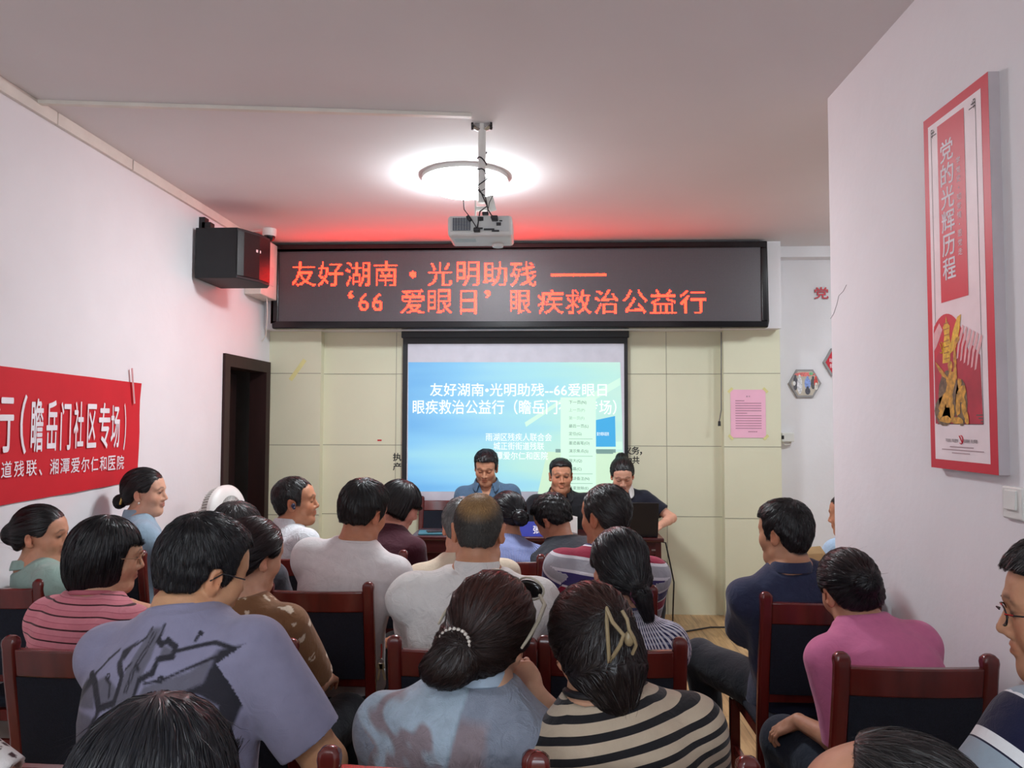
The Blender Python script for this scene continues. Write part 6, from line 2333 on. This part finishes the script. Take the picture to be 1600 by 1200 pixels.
PPL['navy'] = person('man with spiky black hair in navy polo sitting with folded arms at right', (1228, 782), 3.02, 'navy', 10, (38, 4, 0), 'm', hs=.99, w=1.04, skin=(192, 140, 108), res=.005, cloth_h=.006,
       hair=dict(kind='short', c=BLK, th=.012, top=.012, n=5200, len=.026, lift=.75, sw=.002, jit=.18, crown=(0, -.04, .09), fly=60,
                 line=[(-.2, -.085), (-.075, -.085), (-.045, -.065), (-.03, -.03), (-.02, -.01), (-.005, .012), (.008, .0), (.012, -.03), (.034, -.03), (.042, .03), (.056, .055), (.085, .068), (.2, .07)]),
       hands={'l': (.03, .19, .22), 'r': (-.05, .17, .25)}, poles={'l': (-1, -.1, -.5), 'r': (1, -.1, -.5)}, knees=[((-.24, .42, .52), (-.20, .36, .09)), ((.14, .44, .50), (.16, .40, .09))],
       shirt=dict(mat=cloth_mat('navy_polo', C_(46, 52, 78)), collar='polo', sleeve=.9, ease=.022, inf=.016, fold=.005, seed=53))

# --- fourth row
PPL['uniform'] = person('woman with low bun in light blue uniform sitting upright by the left wall', (224, 730), 3.92, 'uniform', -52, (-82, 2, 2), 'f', eyes='open', hs=1.0, w=.95, skin=(222, 172, 145), res=.0048, pel=(-2.0, 3.92),
       hair=dict(kind='tied', c=BLK, th=.013, tie=(0, -.13, -.05), n=2600, sw=.0026, rough=.33, len=.08, extra=[('ell', (0, -.125, -.055), (.036, .036, .042), .012)], relief=.0015),
       shirt=dict(mat=cloth_mat('light_blue_uniform', C_(150, 176, 194)), collar='shirt', sleeve=.9, ease=.022, fold=.004, seed=57))
u_ = PPL['uniform']
MB().ball(u_.hp(.078, .0, -.046), .0055, 10, 8).build('earring', mat('pearl', C_(235, 228, 215), .2), u_.root, smooth=True)
MB().tube([Vector(u_.hp(.035, -.1, -.02)), Vector(u_.hp(.045, -.1, -.04)), Vector(u_.hp(.045, -.105, -.06))], .006, 8).build('hair_clip', mat('gold_clip', C_(190, 160, 90), .3, metal=.5), u_.root, smooth=True)
PPL['smile'] = person('smiling man in white shirt with a dark earpiece, seen in profile', (458, 744), 4.0, 'smile', -40, (-80, -2, 3), 'm', hs=1.05, w=1.0, skin=(198, 140, 106), res=.0045,
       hair=dict(kind='short', c=(.014, .013, .013), th=.009, n=2600, len=.02, lift=.25, sw=.0026, line=[(-.2, -.078), (-.075, -.078), (-.045, -.06), (-.03, -.03), (-.02, -.01), (-.005, .012), (.008, .0), (.012, -.024), (.034, -.024), (.042, .04), (.05, .075), (.075, .082), (.2, .085)]),
       shirt=dict(mat=cloth_mat('white_shirt', C_(222, 226, 230), bump=.5), collar='shirt', sleeve=.95, ease=.024, fold=.006, seed=61))
s_ = PPL['smile']
MB().ball(s_.hp(.088, .002, -.008), (.008, .012, .013), 10, 8).ball(s_.hp(.09, .006, -.02), (.006, .008, .008), 10, 8).build('earpiece', mat('dark_blue_plastic', (.02, .022, .06), .3), s_.root, smooth=True)
PPL['maroon'] = person('woman with short black bowl cut in dark maroon top', (627, 751), 4.08, 'maroon', -20, (-62, 26, 6), 'f', hs=1.0, w=1.06, skin=(212, 150, 130),
       hair=dict(kind='bob', c=BLK, th=.014, wide=.9, bottom=-.055, n=2600, len=.08, sw=.0028, rough=.3, relief=.0015, front=.03, fringe=.03, fly=20), bow=.05,
       shirt=dict(mat=cloth_mat('maroon_knit', C_(66, 22, 36)), collar='crew', sleeve=1.5, ease=.018, fold=.004, seed=67))
PPL['bun'] = person('woman with dark bun in fine blue striped shirt in front of the table', (793, 767), 4.14, 'bun', 5, (50, 18, 4), 'f', hs=1.0, w=1.02, skin=(200, 150, 124),
       hair=dict(kind='tied', c=(.010, .009, .012), th=.016, tie=(-.02, -.135, -.035), n=2400, sw=.003, rough=.35, len=.07, extra=[('ell', (-.03, -.125, -.04), (.05, .04, .045), .015)]), bow=.05,
       shirt=dict(mat=cloth_mat('fine_blue_stripe', (1, 1, 1), [(0, C_(150, 160, 200)), (.55, C_(90, 102, 160))], 'u', .011), collar='crew', sleeve=.9, seed=71, fold=.004, collar_mat=mat('blue_trim', C_(110, 122, 170), .8)))
PPL['curly'] = person('man with curly black hair in black shirt leaning towards the table', (862, 771), 4.12, 'curly', 8, (52, 30, -6), 'm', hs=1.0, w=1.08, skin=(186, 130, 102),
       hair=dict(kind='short', c=BLK, th=.018, top=.008, n=2800, len=.035, lift=.5, sw=.003, jit=.5, relief=.006, rf=1.4), bow=.07,
       shirt=dict(mat=cloth_mat('black_shirt', C_(34, 36, 44)), collar='crew', sleeve=1.3, seed=73, fold=.005))

# --- behind the table
PPL['blue_presenter'] = person('man in slate blue polo behind the table looking down', (760, 703), 5.93, 'blue_presenter', 180, (176, 20, -2), 'm', hs=1.07, w=1.05, skin=(206, 150, 118), res=.0042, cloth_h=.006, pel=(atY(766, 790, 6.0).x, 6.06), bow=.02,
       hair=dict(kind='short', c=BLK, th=.008, top=.010, n=2600, len=.022, lift=.5, sw=.003, crown=(0, -.05, .1)), hands={'l': (-.14, .36, .30), 'r': (.14, .36, .30)},
       shirt=dict(mat=cloth_mat('slate_polo', C_(84, 112, 140)), collar='polo', gap=30, cs=1.14, cz=.012, sleeve=.8, ease=.02, vneck=1, seed=81))
PPL['black_presenter'] = person('man in black polo with crew cut facing the room behind the table', (876, 717), 5.93, 'black_presenter', 180, (184, 4, 0), 'm', eyes='open', hs=1.07, w=1.08, skin=(204, 144, 112), res=.0042, cloth_h=.006, pel=(atY(880, 790, 6.0).x, 6.06), bow=.02,
       hair=dict(kind='short', c=BLK, th=.004, top=.006, n=2400, len=.014, lift=.5, sw=.003, crown=(0, -.05, .1)), hands={'l': (*(atY(965, 828, 5.72)), 1), 'r': (*atY(822, 828, 5.70), 1)},
       hand_opt={'l': dict(dir=(-.75, .5, 0), curl=(30, 40, 30)), 'r': dict(dir=(.7, .6, 0))},
       shirt=dict(mat=cloth_mat('black_polo', C_(30, 31, 36)), collar='polo', gap=26, cs=1.12, cz=.01, sleeve=.85, ease=.022, vneck=1, seed=83))
e_ = PPL['black_presenter']
q_ = e_.P0 + e_.u * e_.L * .66 - e_.sx * .085 + e_.fy * .118
MB().cyl(Vector(q_), Vector(q_ + e_.fy * .02), .008, None, 12).build('badge', M['steel'], e_.root)
PPL['woman_presenter'] = person('woman in navy top with white collar at the laptop', (972, 714), 5.93, 'woman_presenter', 180, (178, 24, 2), 'f', hs=1.06, w=1.02, skin=(222, 168, 142), res=.0042, cloth_h=.006, pel=(atY(990, 790, 6.0).x, 6.06), bow=.02,
       hair=dict(kind='tied', c=BLK, th=.012, tie=(0, -.11, .06), n=2400, sw=.003, len=.08, extra=[('ell', (0, -.09, .10), (.04, .04, .035), .02)]), hands={'l': (-.16, .34, .31), 'r': (.12, .38, .31)}, poles={'l': (-1, -.2, -.4)},
       shirt=dict(mat=cloth_mat('navy_top', C_(30, 32, 46)), collar='shirt', gap=24, cs=1.22, cz=.018, collar_mat=mat('white_collar', C_(232, 230, 228), .7), sleeve=.7, vneck=1, seed=87))
PPL['alcove'] = person('person in light blue shirt mostly hidden by the partition edge', (1327, 768), 4.45, 'alcove', 35, (55, 8, 0), 'm', hs=1.0, skin=(190, 135, 104),
       hair=dict(kind='short', c=BLK, th=.012, n=1400, len=.02, sw=.003), shirt=dict(mat=cloth_mat('pale_blue_shirt', C_(168, 198, 224)), collar='shirt', sleeve=.9), pel=(atY(1312, 800, 4.45).x, 4.42))

# --- keys at the hip of the man in white, paper bag beside the person in the alcove
kq = atY(596, 1018, 3.02)
ky = thing('key_bunch', 'keys on a red cord hanging at the hip of the man in white tee', 'keys', kq)
MB().tube([(0, 0, .03), (.002, -.004, .0), (0, -.006, -.025)], .0035, 6).build('cord', mat('red_cord', C_(150, 50, 45), .7), ky, smooth=True)
MB().tube([Vector((.010 * math.cos(a), -.006, -.035 + .010 * math.sin(a))) for a in np.linspace(0, 2 * PI, 13)[:-1]], .002, 6, closed=True).build('ring', M['steel'], ky)
kb = MB()
for a, x_ in ((.15, -.003), (-.25, .004)):
    R_ = Matrix.Rotation(a, 3, 'Y')
    kb.box(Vector((x_, -.008, -.055)), (.022, .004, .022), R_).box(Vector((x_ + a * -.03, -.008, -.085)), (.009, .004, .05), R_)
kb.build('key', mat('brass_key', C_(196, 176, 140), .35, metal=.6), ky, bevel=.001)
bq = atY(1266, 895, 4.15)
pb = thing('paper_bag', 'brown paper bag held beside the person in light blue shirt', 'bag', (bq.x, 4.15, bq.z - .10))
vs = []
for z_, w_, d_ in ((0, .09, .05), (.14, .085, .045), (.2, .07, .03), (.235, .05, .014)):
    vs += [(-w_, -d_, z_), (w_, -d_, z_ + .01), (w_, d_, z_), (-w_, d_, z_ - .008)]
fs = [(i * 4 + k, i * 4 + (k + 1) % 4, (i + 1) * 4 + (k + 1) % 4, (i + 1) * 4 + k) for i in range(3) for k in range(4)] + [(3, 2, 1, 0), (12, 13, 14, 15)]
MB().add(vs, fs).build('sack', mat('kraft_paper', C_(214, 178, 128), .8, var=.08, vscale=14), pb)
